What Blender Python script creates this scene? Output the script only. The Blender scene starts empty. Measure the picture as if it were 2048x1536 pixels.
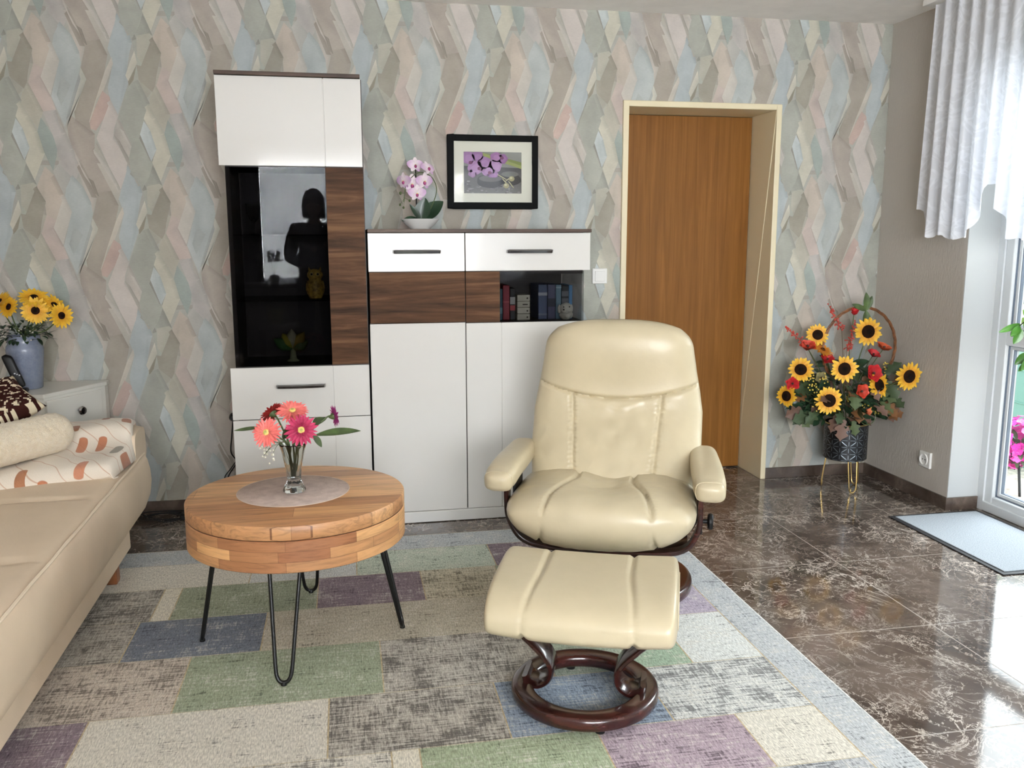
import bpy, bmesh, math, random
from mathutils import Vector, Matrix, noise
random.seed(7)
sc = bpy.context.scene
C = sc.collection
PI = math.pi
R = math.radians

# ------------------------------------------------------------------ camera
cam_d = bpy.data.cameras.new('camera'); cam = bpy.data.objects.new('camera', cam_d); C.objects.link(cam)
sc.camera = cam
yaw, pitch, roll = R(10.7715), R(9.489), R(-0.126)
f = Vector((math.sin(yaw)*math.cos(pitch), math.cos(yaw)*math.cos(pitch), -math.sin(pitch)))
r_ = Vector((math.cos(yaw), -math.sin(yaw), 0)); u_ = r_.cross(f)
r2 = r_*math.cos(roll)+u_*math.sin(roll); u2 = u_*math.cos(roll)-r_*math.sin(roll)
m3 = Matrix((r2, u2, -f)).transposed()
cam.matrix_world = Matrix.Translation((-0.4796, -4.4494, 1.3479)) @ m3.to_4x4()
cam_d.sensor_width = 36; cam_d.lens = 1747.2/2048*36; cam_d.clip_start = 0.01

# ------------------------------------------------------------------ world, lights, exposure
sc.view_settings.view_transform = 'Standard'; sc.view_settings.look = 'None'
sc.view_settings.gamma = 1; sc.view_settings.exposure = 0.62
w = bpy.data.worlds.new('sky'); sc.world = w; w.use_nodes = True
wn = w.node_tree.nodes; wl = w.node_tree.links
bg = wn['Background']
tc = wn.new('ShaderNodeTexCoord'); sx = wn.new('ShaderNodeSeparateXYZ'); rp = wn.new('ShaderNodeValToRGB')
wl.new(tc.outputs['Generated'], sx.inputs[0]); wl.new(sx.outputs[2], rp.inputs[0]); wl.new(rp.outputs[0], bg.inputs[0])
rp.color_ramp.elements[0].position = 0.0; rp.color_ramp.elements[0].color = (.75, .8, .82, 1)
rp.color_ramp.elements[1].position = 0.6; rp.color_ramp.elements[1].color = (.82, .92, 1, 1)
bg.inputs[1].default_value = 1.6

def area(name, loc, target, sx_, sy_, power, col=(1, 1, 1)):
    d = bpy.data.lights.new(name, 'AREA'); d.shape = 'RECTANGLE'; d.size = sx_; d.size_y = sy_
    d.energy = power; d.color = col
    o = bpy.data.objects.new(name, d); C.objects.link(o); o.location = loc
    o.rotation_euler = (Vector(target)-Vector(loc)).to_track_quat('-Z', 'Y').to_euler()
    return o
area('terrace_daylight', (5.2, -0.75, 2.9), (0.6, -2.3, 0.4), 3.0, 2.2, 300, (.93, .97, 1))
area('bright_sky_over_trees', (7.5, 5.2, 4.9), (1.6, -2.2, 0.0), 6.0, 3.4, 300, (.92, .97, 1))
area('rear_window_daylight', (-0.5, -8.0, 1.75), (-0.4, -3.0, 1.45), 3.4, 2.2, 4200, (1, .975, .955))

try:
    cy = sc.cycles
    cy.max_bounces = 10; cy.diffuse_bounces = 5; cy.glossy_bounces = 5; cy.transmission_bounces = 8
    cy.transparent_max_bounces = 12; cy.caustics_reflective = False; cy.caustics_refractive = False
    cy.sample_clamp_indirect = 6; cy.use_denoising = True
except Exception:
    pass

# ------------------------------------------------------------------ helpers
def lin(c, a=1.0):
    def g(x):
        x = x/255.0
        return x/12.92 if x <= .04045 else ((x+.055)/1.055)**2.4
    return (g(c[0]), g(c[1]), g(c[2]), a)

def catmull(P, n=8):
    P = [Vector(p) for p in P]; out = []
    Q = [P[0]*2-P[1]]+P+[P[-1]*2-P[-2]]
    for i in range(1, len(Q)-2):
        a, b, c, d = Q[i-1], Q[i], Q[i+1], Q[i+2]
        for k in range(n):
            t = k/n
            out.append(.5*((2*b)+(c-a)*t+(2*a-5*b+4*c-d)*t*t+(3*b-a-3*c+d)*t**3))
    out.append(P[-1]); return out

def basis(n):
    n = Vector(n).normalized()
    a = Vector((0, 0, 1)) if abs(n.z) < .9 else Vector((1, 0, 0))
    x = a.cross(n).normalized(); y = n.cross(x)
    return x, y, n

class MB:
    def __init__(s): s.v = []; s.f = []; s.c = {}
    def grid(s, nu, nv, fn, cu=False, cv=False, col=None):
        o = len(s.v)
        for i in range(nu):
            for j in range(nv): s.v.append(tuple(fn(i, j)))
        for i in range(nu if cu else nu-1):
            for j in range(nv if cv else nv-1):
                a = o+i*nv+j; b = o+((i+1) % nu)*nv+j; c = o+((i+1) % nu)*nv+(j+1) % nv; d = o+i*nv+(j+1) % nv
                if col is not None: s.c[len(s.f)] = col
                s.f.append((a, b, c, d))
        return s
    def poly(s, pts, col=None):
        o = len(s.v); s.v += [tuple(p) for p in pts]
        if col is not None: s.c[len(s.f)] = col
        s.f.append(tuple(range(o, o+len(pts)))); return s
    def box(s, x0, x1, y0, y1, z0, z1, M=None, col=None):
        o = len(s.v)
        for x in (x0, x1):
            for y in (y0, y1):
                for z in (z0, z1):
                    p = Vector((x, y, z)); s.v.append(tuple(M @ p if M else p))
        for q in ((0, 1, 3, 2), (4, 6, 7, 5), (0, 4, 5, 1), (2, 3, 7, 6), (0, 2, 6, 4), (1, 5, 7, 3)):
            if col is not None: s.c[len(s.f)] = col
            s.f.append(tuple(o+k for k in q))
        return s
    def tube(s, pts, r, n=10, cap=True, col=None, closed=False, flat=None):
        pts = [Vector(p) for p in pts]; o = len(s.v); N = len(pts)
        up = None; rings = []
        for i, p in enumerate(pts):
            a = pts[i-1] if i > 0 or closed else pts[0]
            b = pts[(i+1) % N] if i < N-1 or closed else pts[-1]
            t = (b-a).normalized()
            if up is None: up = basis(t)[0]
            up = (up-t*up.dot(t)).normalized(); sd = t.cross(up)
            rr = r(i/(N-1)) if callable(r) else r
            for k in range(n):
                an = 2*PI*k/n; s.v.append(tuple(p+up*math.cos(an)*rr+sd*math.sin(an)*rr))
        for i in range(N if closed else N-1):
            for k in range(n):
                a = o+i*n+k; b = o+i*n+(k+1) % n; c = o+((i+1) % N)*n+(k+1) % n; d = o+((i+1) % N)*n+k
                if col is not None: s.c[len(s.f)] = col
                s.f.append((a, b, c, d))
        if cap and not closed:
            if col is not None: s.c[len(s.f)] = col; s.c[len(s.f)+1] = col
            s.f.append(tuple(o+k for k in range(n))[::-1]); s.f.append(tuple(o+(N-1)*n+k for k in range(n)))
        return s
    def band(s, pts, w, t, wdir):
        # flat strip of rectangular section along pts; wdir = direction of its width
        pts = [Vector(p) for p in pts]; wd = Vector(wdir).normalized(); o = len(s.v); N = len(pts)
        for i, p in enumerate(pts):
            a = pts[max(i-1, 0)]; b = pts[min(i+1, N-1)]
            tg = (b-a).normalized(); n = wd.cross(tg).normalized()
            ww = w(i/(N-1)) if callable(w) else w
            e = .3*t
            for (x, y) in ((-1, -.5), (-.86, -1), (.86, -1), (1, -.5), (1, .5), (.86, 1), (-.86, 1), (-1, .5)):
                s.v.append(tuple(p+wd*x*ww/2+n*y*t/2))
        for i in range(N-1):
            for k in range(8):
                s.f.append((o+i*8+k, o+i*8+(k+1) % 8, o+(i+1)*8+(k+1) % 8, o+(i+1)*8+k))
        s.f.append(tuple(o+k for k in range(8))[::-1]); s.f.append(tuple(o+(N-1)*8+k for k in range(8)))
        return s
    def lathe(s, prof, n=40, c=(0, 0, 0), col=None, sxy=(1, 1)):
        c = Vector(c); o = len(s.v)
        for (rr, z) in prof:
            for k in range(n):
                a = 2*PI*k/n; s.v.append((c.x+rr*math.cos(a)*sxy[0], c.y+rr*math.sin(a)*sxy[1], c.z+z))
        for i in range(len(prof)-1):
            for k in range(n):
                if col is not None: s.c[len(s.f)] = col
                s.f.append((o+i*n+k, o+i*n+(k+1) % n, o+(i+1)*n+(k+1) % n, o+(i+1)*n+k))
        return s
    def prism(s, pts, z0, z1):
        o = len(s.v); n = len(pts)
        s.v += [(p[0], p[1], z0) for p in pts]+[(p[0], p[1], z1) for p in pts]
        s.f.append(tuple(o+k for k in range(n))[::-1]); s.f.append(tuple(o+n+k for k in range(n)))
        for k in range(n): s.f.append((o+k, o+(k+1) % n, o+n+(k+1) % n, o+n+k))
        return s
    def ball(s, c, r, n=10, sc_=(1, 1, 1), col=None):
        c = Vector(c)
        def fn(i, j):
            th = PI*i/(n-1); ph = 2*PI*j/(n*2)
            return c+Vector((r*sc_[0]*math.sin(th)*math.cos(ph), r*sc_[1]*math.sin(th)*math.sin(ph), r*sc_[2]*math.cos(th)))
        return s.grid(n, n*2, fn, cv=True, col=col)
    def build(s, name, mat, parent=None, bevel=0, smooth=True, angle=40, sub=0, segs=2, fix=True, solid=0):
        me = bpy.data.meshes.new(name); me.from_pydata(s.v, [], s.f); me.validate()
        if fix:
            bm = bmesh.new(); bm.from_mesh(me)
            if not s.c: bmesh.ops.remove_doubles(bm, verts=bm.verts, dist=1e-6)
            bmesh.ops.recalc_face_normals(bm, faces=bm.faces); bm.to_mesh(me); bm.free()
        if s.c and len(me.polygons) == len(s.f):
            at = me.color_attributes.new('Col', 'FLOAT_COLOR', 'CORNER')
            for p in me.polygons:
                c = s.c.get(p.index, (.5, .5, .5, 1))
                for k, li in enumerate(p.loop_indices):
                    at.data[li].color = c[k % len(c)] if isinstance(c[0], (tuple, list)) else c
        o = bpy.data.objects.new(name, me); C.objects.link(o)
        if mat: me.materials.append(mat)
        if smooth:
            me.shade_smooth()
            if angle < 180: me.set_sharp_from_angle(angle=R(angle))
        if parent: o.parent = parent
        if solid:
            m = o.modifiers.new('t', 'SOLIDIFY'); m.thickness = solid; m.offset = 0
        if bevel:
            m = o.modifiers.new('b', 'BEVEL'); m.width = bevel; m.segments = segs; m.limit_method = 'ANGLE'; m.angle_limit = R(40)
        if sub:
            m = o.modifiers.new('s', 'SUBSURF'); m.levels = sub; m.render_levels = sub
        return o

def tag(o, label=None, cat=None, group=None, kind=None):
    if label: o['label'] = label
    if cat: o['category'] = cat
    if group: o['group'] = group
    if kind: o['kind'] = kind
    return o
def thing(name, label, cat, loc=(0, 0, 0), rotz=0, group=None):
    o = bpy.data.objects.new(name, None); C.objects.link(o); o.empty_display_size = .05
    o.location = loc; o.rotation_euler = (0, 0, rotz)
    return tag(o, label, cat, group)
def struct(o): o['kind'] = 'structure'; return o
def dup(root, loc, rotz=0, label=None, group=None):
    r = root.copy(); C.objects.link(r); r.location = loc; r.rotation_euler = (0, 0, rotz)
    if label: r['label'] = label
    if group: r['group'] = group
    for ch in list(root.children):
        c = ch.copy(); C.objects.link(c); c.parent = r
        for g in ch.children:
            d = g.copy(); C.objects.link(d); d.parent = c
    return r

# ------------------------------------------------------------------ materials
class NT:
    def __init__(s, name):
        s.m = bpy.data.materials.new(name); s.m.use_nodes = True
        s.t = s.m.node_tree; s.b = s.t.nodes['Principled BSDF']; s.out = s.t.nodes['Material Output']
    def n(s, typ, **kw):
        x = s.t.nodes.new('ShaderNode'+typ)
        for k, v in kw.items():
            if k in x.inputs.keys() if isinstance(k, str) else False: x.inputs[k].default_value = v
            else: setattr(x, k, v)
        return x
    def l(s, a, b): s.t.links.new(a, b)
    def coord(s, kind='Object', scale=(1, 1, 1), rot=(0, 0, 0)):
        tcn = s.n('TexCoord'); mp = s.n('Mapping'); mp.inputs['Scale'].default_value = scale; mp.inputs['Rotation'].default_value = rot
        s.l(tcn.outputs[kind], mp.inputs[0]); return mp.outputs[0]
    def noise(s, vec, scale, detail=4, rough=.55, dist=0):
        x = s.n('TexNoise'); x.inputs['Scale'].default_value = scale; x.inputs['Detail'].default_value = detail
        x.inputs['Roughness'].default_value = rough; x.inputs['Distortion'].default_value = dist
        s.l(vec, x.inputs['Vector']); return x.outputs['Fac']
    def ramp(s, fac, stops):
        x = s.n('ValToRGB'); e = x.color_ramp.elements
        while len(e) < len(stops): e.new(.5)
        for k, (p, c) in enumerate(stops): e[k].position = p; e[k].color = c if len(c) == 4 else lin(c)
        s.l(fac, x.inputs[0]); return x.outputs[0]
    def mix(s, fac, a, b, mode='MIX'):
        x = s.n('Mix'); x.data_type = 'RGBA'; x.blend_type = mode
        if isinstance(fac, (int, float)): x.inputs[0].default_value = fac
        else: s.l(fac, x.inputs[0])
        for i, v in ((6, a), (7, b)):
            if isinstance(v, tuple): x.inputs[i].default_value = v if len(v) == 4 else lin(v)
            else: s.l(v, x.inputs[i])
        return x.outputs[2]
    def math(s, op, a, b=0.0, clamp=False):
        x = s.n('Math'); x.operation = op; x.use_clamp = clamp
        for i, v in ((0, a), (1, b)):
            if isinstance(v, (int, float)): x.inputs[i].default_value = v
            else: s.l(v, x.inputs[i])
        return x.outputs[0]
    def bump(s, h, strength, dist=.01):
        x = s.n('Bump'); x.inputs['Strength'].default_value = strength; x.inputs['Distance'].default_value = dist
        s.l(h, x.inputs['Height']); s.l(x.outputs[0], s.b.inputs['Normal'])
    def set(s, **kw):
        for k, v in kw.items():
            k = k.replace('_', ' ')
            if isinstance(v, tuple) and len(v) == 3: v = lin(v)
            if hasattr(v, 'links'): s.l(v, s.b.inputs[k])
            else: s.b.inputs[k].default_value = v
        return s
g3 = lambda v: (v, v, v, 1)

def plain(name, col, rough=.5, metal=0, spec=.5, var=0, vscale=8, bump=0, bscale=60, coat=0, sheen=0, bdist=.004):
    t = NT(name); t.set(Roughness=rough, Metallic=metal); t.b.inputs['Specular IOR Level'].default_value = spec
    t.b.inputs['Coat Weight'].default_value = coat
    if coat: t.b.inputs['Coat Roughness'].default_value = .05
    if sheen: t.b.inputs['Sheen Weight'].default_value = sheen
    v = t.coord()
    if var:
        nz = t.noise(v, vscale); a = tuple(max(0, c*(1-var)) for c in col); b = tuple(min(255, c*(1+var)) for c in col)
        t.set(Base_Color=t.ramp(nz, [(.3, a), (.7, b)]))
    else: t.set(Base_Color=col)
    if bump: t.bump(t.noise(v, bscale, 3), bump, bdist)
    return t.m

def vcol(name, rough=.6, var=.06, vscale=14, bump=0, bscale=80, spec=.4, trans=0):
    t = NT(name); at = t.n('VertexColor'); at.layer_name = 'Col'
    nz = t.noise(t.coord(), vscale)
    t.set(Base_Color=t.mix(1.0, at.outputs[0], t.ramp(nz, [(.3, g3(1-var*2)), (.7, g3(1.0))]), 'MULTIPLY'), Roughness=rough)
    t.b.inputs['Specular IOR Level'].default_value = spec
    if bump: t.bump(t.noise(t.coord(), bscale), bump)
    return t.m

def wood(name, cols, axis=0, scale=1.0, rough=.45, stretch=10, coat=0, spec=.4):
    t = NT(name); s = [14*scale]*3; s[axis] /= stretch
    v = t.coord(scale=tuple(s))
    n1 = t.noise(v, 1.0, 6, .6, 1.2); n2 = t.noise(v, 5.0, 4, .6, .4)
    k = t.math('ADD', t.math('MULTIPLY', n1, .75), t.math('MULTIPLY', n2, .25))
    t.set(Base_Color=t.ramp(k, [(.34, cols[0]), (.5, cols[1]), (.66, cols[2])]), Roughness=rough)
    t.b.inputs['Coat Weight'].default_value = coat; t.b.inputs['Specular IOR Level'].default_value = spec
    t.bump(n2, .08, .003); return t.m

M = {}
# wallpaper
t = NT('wallpaper'); at = t.n('VertexColor'); at.layer_name = 'Col'
v = t.coord()
blot = t.ramp(t.noise(v, 7, 5, .6), [(.3, g3(.86)), (.7, g3(1.08))])
weav = t.ramp(t.noise(t.coord(scale=(60, 60, 420)), 1, 2), [(.3, g3(.95)), (.7, g3(1.04))])
c1 = t.mix(1.0, t.mix(1.0, at.outputs[0], blot, 'MULTIPLY'), weav, 'MULTIPLY')
t.set(Base_Color=c1, Roughness=.75); t.b.inputs['Specular IOR Level'].default_value = .25
t.bump(t.noise(t.coord(scale=(150, 150, 500)), 1, 2), .1, .002); M['wallpaper'] = t.m
# white textured paint
t = NT('white_textured_wall'); nz = t.noise(t.coord(scale=(160, 160, 28)), 1, 4, .6)
t.set(Base_Color=(184, 177, 168), Roughness=.85); t.bump(nz, .35, .006); M['wall'] = t.m
M['ceiling'] = plain('ceiling_paint', (247, 244, 240), .9, bump=.25, bscale=90, var=.02)
M['reveal'] = plain('reveal_paint', (188, 190, 190), .8, bump=.1, bscale=60)
# floor
t = NT('marble_tile'); v = t.coord()
base = t.ramp(t.noise(v, 3.2, 6, .62, .6), [(.3, (58, 48, 42)), (.5, (84, 72, 64)), (.72, (112, 99, 90))])
def vein(sc1, dist, lo, off):
    vv = t.n('Mapping'); vv.inputs['Location'].default_value = off; vv.inputs['Rotation'].default_value = (0, 0, off[0]); t.l(v, vv.inputs[0])
    n_ = t.noise(vv.outputs[0], sc1, 7, .62, dist)
    a = t.math('ABSOLUTE', t.math('SUBTRACT', n_, .5))
    return t.ramp(a, [(0, g3(1)), (lo, g3(0))])
v1 = vein(4.6, 1.2, .010, (3.1, 1.2, 0)); v2 = vein(8.5, 1.8, .016, (7.7, 4.2, 1)); v3 = vein(2.2, 2.5, .008, (1.3, 9.2, 2))
patch = t.ramp(t.noise(v, 2.6, 4, .6), [(.36, g3(.08)), (.60, g3(1))])
vm = t.math('MULTIPLY', t.math('MAXIMUM', t.math('MAXIMUM', v1, t.math('MULTIPLY', v2, .55)), v3), patch)
col = t.mix(t.math('MULTIPLY', vm, 1.0), base, (214, 202, 190))
br = t.n('TexBrick'); br.offset = 0; br.squash = 1
br.inputs['Scale'].default_value = 1; br.inputs['Brick Width'].default_value = .61; br.inputs['Row Height'].default_value = .6155
br.inputs['Mortar Size'].default_value = .0022; br.inputs['Mortar Smooth'].default_value = 0
mp = t.n('Mapping'); mp.inputs['Location'].default_value = (-1.515+6.1, 1.264+6.155, 0); t.l(v, mp.inputs[0]); t.l(mp.outputs[0], br.inputs['Vector'])
col = t.mix(t.math('MULTIPLY', br.outputs['Fac'], .8), col, (150, 140, 130))
t.set(Base_Color=col, Roughness=t.math('ADD', t.math('MULTIPLY', br.outputs['Fac'], .4), .075)); t.b.inputs['Specular IOR Level'].default_value = .55
t.bump(t.noise(v, 3.0, 2), .012, .02)
M['floor'] = t.m
t = NT('marble_skirting'); v = t.coord()
base = t.ramp(t.noise(v, 5, 6, .62, .6), [(.3, (52, 42, 36)), (.5, (78, 66, 58)), (.75, (120, 106, 96))])
t.set(Base_Color=base, Roughness=.12); M['skirting'] = t.m

M['white_gloss'] = plain('white_high_gloss_lacquer', (221, 219, 215), .10, coat=0, spec=.32)
M['white_satin'] = plain('white_satin_lacquer', (226, 224, 216), .35)
M['carcass'] = plain('dark_carcass', (44, 32, 26), .5)
M['walnut'] = wood('walnut_veneer', [(44, 27, 15), (80, 53, 33), (110, 80, 54)], 0, .9, .5, 11, spec=.1)
M['walnut_top'] = wood('walnut_board', [(54, 40, 32), (74, 56, 46), (92, 74, 60)], 0, .9, .45, 9, spec=.25)
M['chrome'] = plain('polished_chrome', (170, 170, 174), .14, 1)
M['black_metal'] = plain('black_metal', (14, 14, 14), .38, .3)
M['brass'] = plain('brass_wire', (196, 166, 104), .28, 1)
M['leather'] = plain('cream_leather', (190, 177, 148), .34, spec=.45, var=.03, vscale=5, bump=.12, bscale=30, bdist=.006)
M['sofa'] = plain('beige_leather', (219, 199, 174), .5, spec=.35, var=.025, vscale=4, bump=.12, bscale=160)
M['piping'] = plain('piping', (232, 214, 190), .5)
M['dark_wood'] = wood('mahogany_stained_wood', [(22, 9, 8), (44, 18, 15), (70, 32, 26)], 0, .8, .22, 8, coat=.4)
M['door'] = wood('orange_oak_veneer', [(108, 68, 26), (121, 79, 32), (134, 90, 39)], 2, 2.0, .45, 30, spec=.2)
M['door_frame'] = plain('cream_painted_frame', (222, 210, 178), .4)
M['black_frame'] = plain('black_picture_frame', (14, 15, 15), .6, spec=.06)
M['paper'] = plain('passepartout_paper', (232, 232, 218), .8)
M['green_leaf'] = plain('green_leaf', (62, 78, 42), .5, var=.3, vscale=20)
M['dark_leaf'] = plain('dark_glossy_leaf', (30, 52, 34), .35, var=.25, vscale=20)
M['stem'] = plain('green_stem', (70, 84, 44), .6)
M['wicker'] = plain('brown_cane', (112, 70, 38), .5, var=.25, vscale=60)
M['petal'] = vcol('petals', .55, .1, 40)
M['misc'] = vcol('painted_parts', .5, .04, 20)
M['matte'] = vcol('matte_flower_parts', .9, .1, 60, spec=.08)
M['white_plastic'] = plain('white_plastic', (232, 231, 228), .35)
M['black_plastic'] = plain('black_plastic', (10, 10, 11), .45, spec=.3)
M['pvc'] = plain('white_pvc', (214, 217, 219), .3)
M['gasket'] = plain('grey_gasket', (96, 106, 120), .6)

def glass(name, tint, spec=1.0, rough=0.0):
    t = NT(name); t.t.nodes.remove(t.b)
    tr = t.n('BsdfTransparent'); tr.inputs[0].default_value = tint
    gl = t.n('BsdfGlossy'); gl.inputs['Roughness'].default_value = rough; gl.inputs[0].default_value = g3(spec)
    fr = t.n('Fresnel'); fr.inputs[0].default_value = 1.5; gm = t.n('NewGeometry')
    mx = t.n('MixShader'); t.l(t.math('MULTIPLY', fr.outputs[0], t.math('SUBTRACT', 1.0, gm.outputs['Backfacing'])), mx.inputs[0]); t.l(tr.outputs[0], mx.inputs[1]); t.l(gl.outputs[0], mx.inputs[2])
    t.l(mx.outputs[0], t.out.inputs[0]); return t.m
M['glass'] = glass('window_glass', (.96, .98, .98, 1))
M['smoked'] = glass('smoked_cabinet_glass', (.46, .46, .47, 1), .20)
M['smoked_light'] = glass('light_smoked_glass', (.66, .67, .68, 1), .2)
M['picture_glass'] = glass('picture_glass', (.97, .97, .97, 1), .4)
t = NT('crystal_glass'); t.set(Base_Color=(245, 250, 248), Roughness=.02); t.b.inputs['Transmission Weight'].default_value = 1; t.b.inputs['IOR'].default_value = 1.45
M['crystal'] = t.m

# sheer curtain
def sheer(name, pat):
    t = NT(name); t.t.nodes.remove(t.b)
    tr = t.n('BsdfTransparent'); tl = t.n('BsdfTranslucent'); df = t.n('BsdfDiffuse')
    tl.inputs[0].default_value = lin((206, 211, 222)); df.inputs[0].default_value = lin((232, 233, 238))
    a = t.n('MixShader'); a.inputs[0].default_value = .72; t.l(tl.outputs[0], a.inputs[1]); t.l(df.outputs[0], a.inputs[2])
    b = t.n('MixShader'); t.l(a.outputs[0], b.inputs[2]); t.l(tr.outputs[0], b.inputs[1])
    v = t.coord('UV', scale=pat)
    n_ = t.noise(v, 1.0, 3, .5, 2.5); rib = t.math('ABSOLUTE', t.math('SUBTRACT', n_, .5))
    emb = t.ramp(rib, [(.0, g3(.97)), (.04, g3(.95)), (.08, g3(.86))])
    t.l(emb, b.inputs[0]); t.l(b.outputs[0], t.out.inputs[0]); return t.m
M['sheer'] = sheer('embroidered_sheer_curtain', (9, 7, 1))

# rug
t = NT('patchwork_rug'); at = t.n('VertexColor'); at.layer_name = 'Col'
v = t.coord()
nx = t.noise(t.coord(scale=(12, 130, 1)), 1, 4, .65); ny = t.noise(t.coord(scale=(130, 14, 1)), 1, 4, .65)
big = t.noise(v, 9, 4, .6)
k = t.math('ADD', t.math('ADD', t.math('MULTIPLY', nx, .42), t.math('MULTIPLY', ny, .30)), t.math('MULTIPLY', big, .28))
# amount of dark weave is kept in the patch colour's alpha
amt = at.outputs[1]
th = t.math('SUBTRACT', .585, t.math('MULTIPLY', amt, .11))
dm = t.math('MULTIPLY', t.math('SUBTRACT', k, th), 18.0, True)
dark = t.mix(1.0, at.outputs[0], (128, 126, 128), 'MULTIPLY')
col = t.mix(t.math('MULTIPLY', dm, .8), at.outputs[0], dark)
lt = t.math('MULTIPLY', t.math('SUBTRACT', .475, k), 16.0, True)
col = t.mix(t.math('MULTIPLY', lt, .55), col, (215, 210, 198))
pile = t.ramp(t.noise(t.coord(scale=(260, 60, 1)), 1, 2), [(.32, g3(.66)), (.68, g3(1.16))])
col = t.mix(1.0, col, pile, 'MULTIPLY')
t.set(Base_Color=col, Roughness=.95); t.b.inputs['Specular IOR Level'].default_value = .1
t.bump(t.noise(t.coord(scale=(260, 60, 1)), 1, 2), .35, .004); M['rug'] = t.m

# ------------------------------------------------------------------ room
XL, XR, YB, H = -2.55, 2.4422, -6.3, 2.4676
DX0, DX1, DH, JX0, JX1, JH = .9464, 1.8207, 2.04, .976, 1.79, 2.01

o = MB().box(XL-.3, 2.75, YB-.3, .35, -.12, 0).build('floor', M['floor'], smooth=False); struct(o)
o = MB().box(XL-.3, 2.75, YB-.3, .35, H, H+.15).build('ceiling', M['ceiling'], smooth=False); struct(o)
o = MB().box(XL-.2, XL, YB, 0, 0, H).build('wall_left', M['wall'], smooth=False); struct(o)

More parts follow.
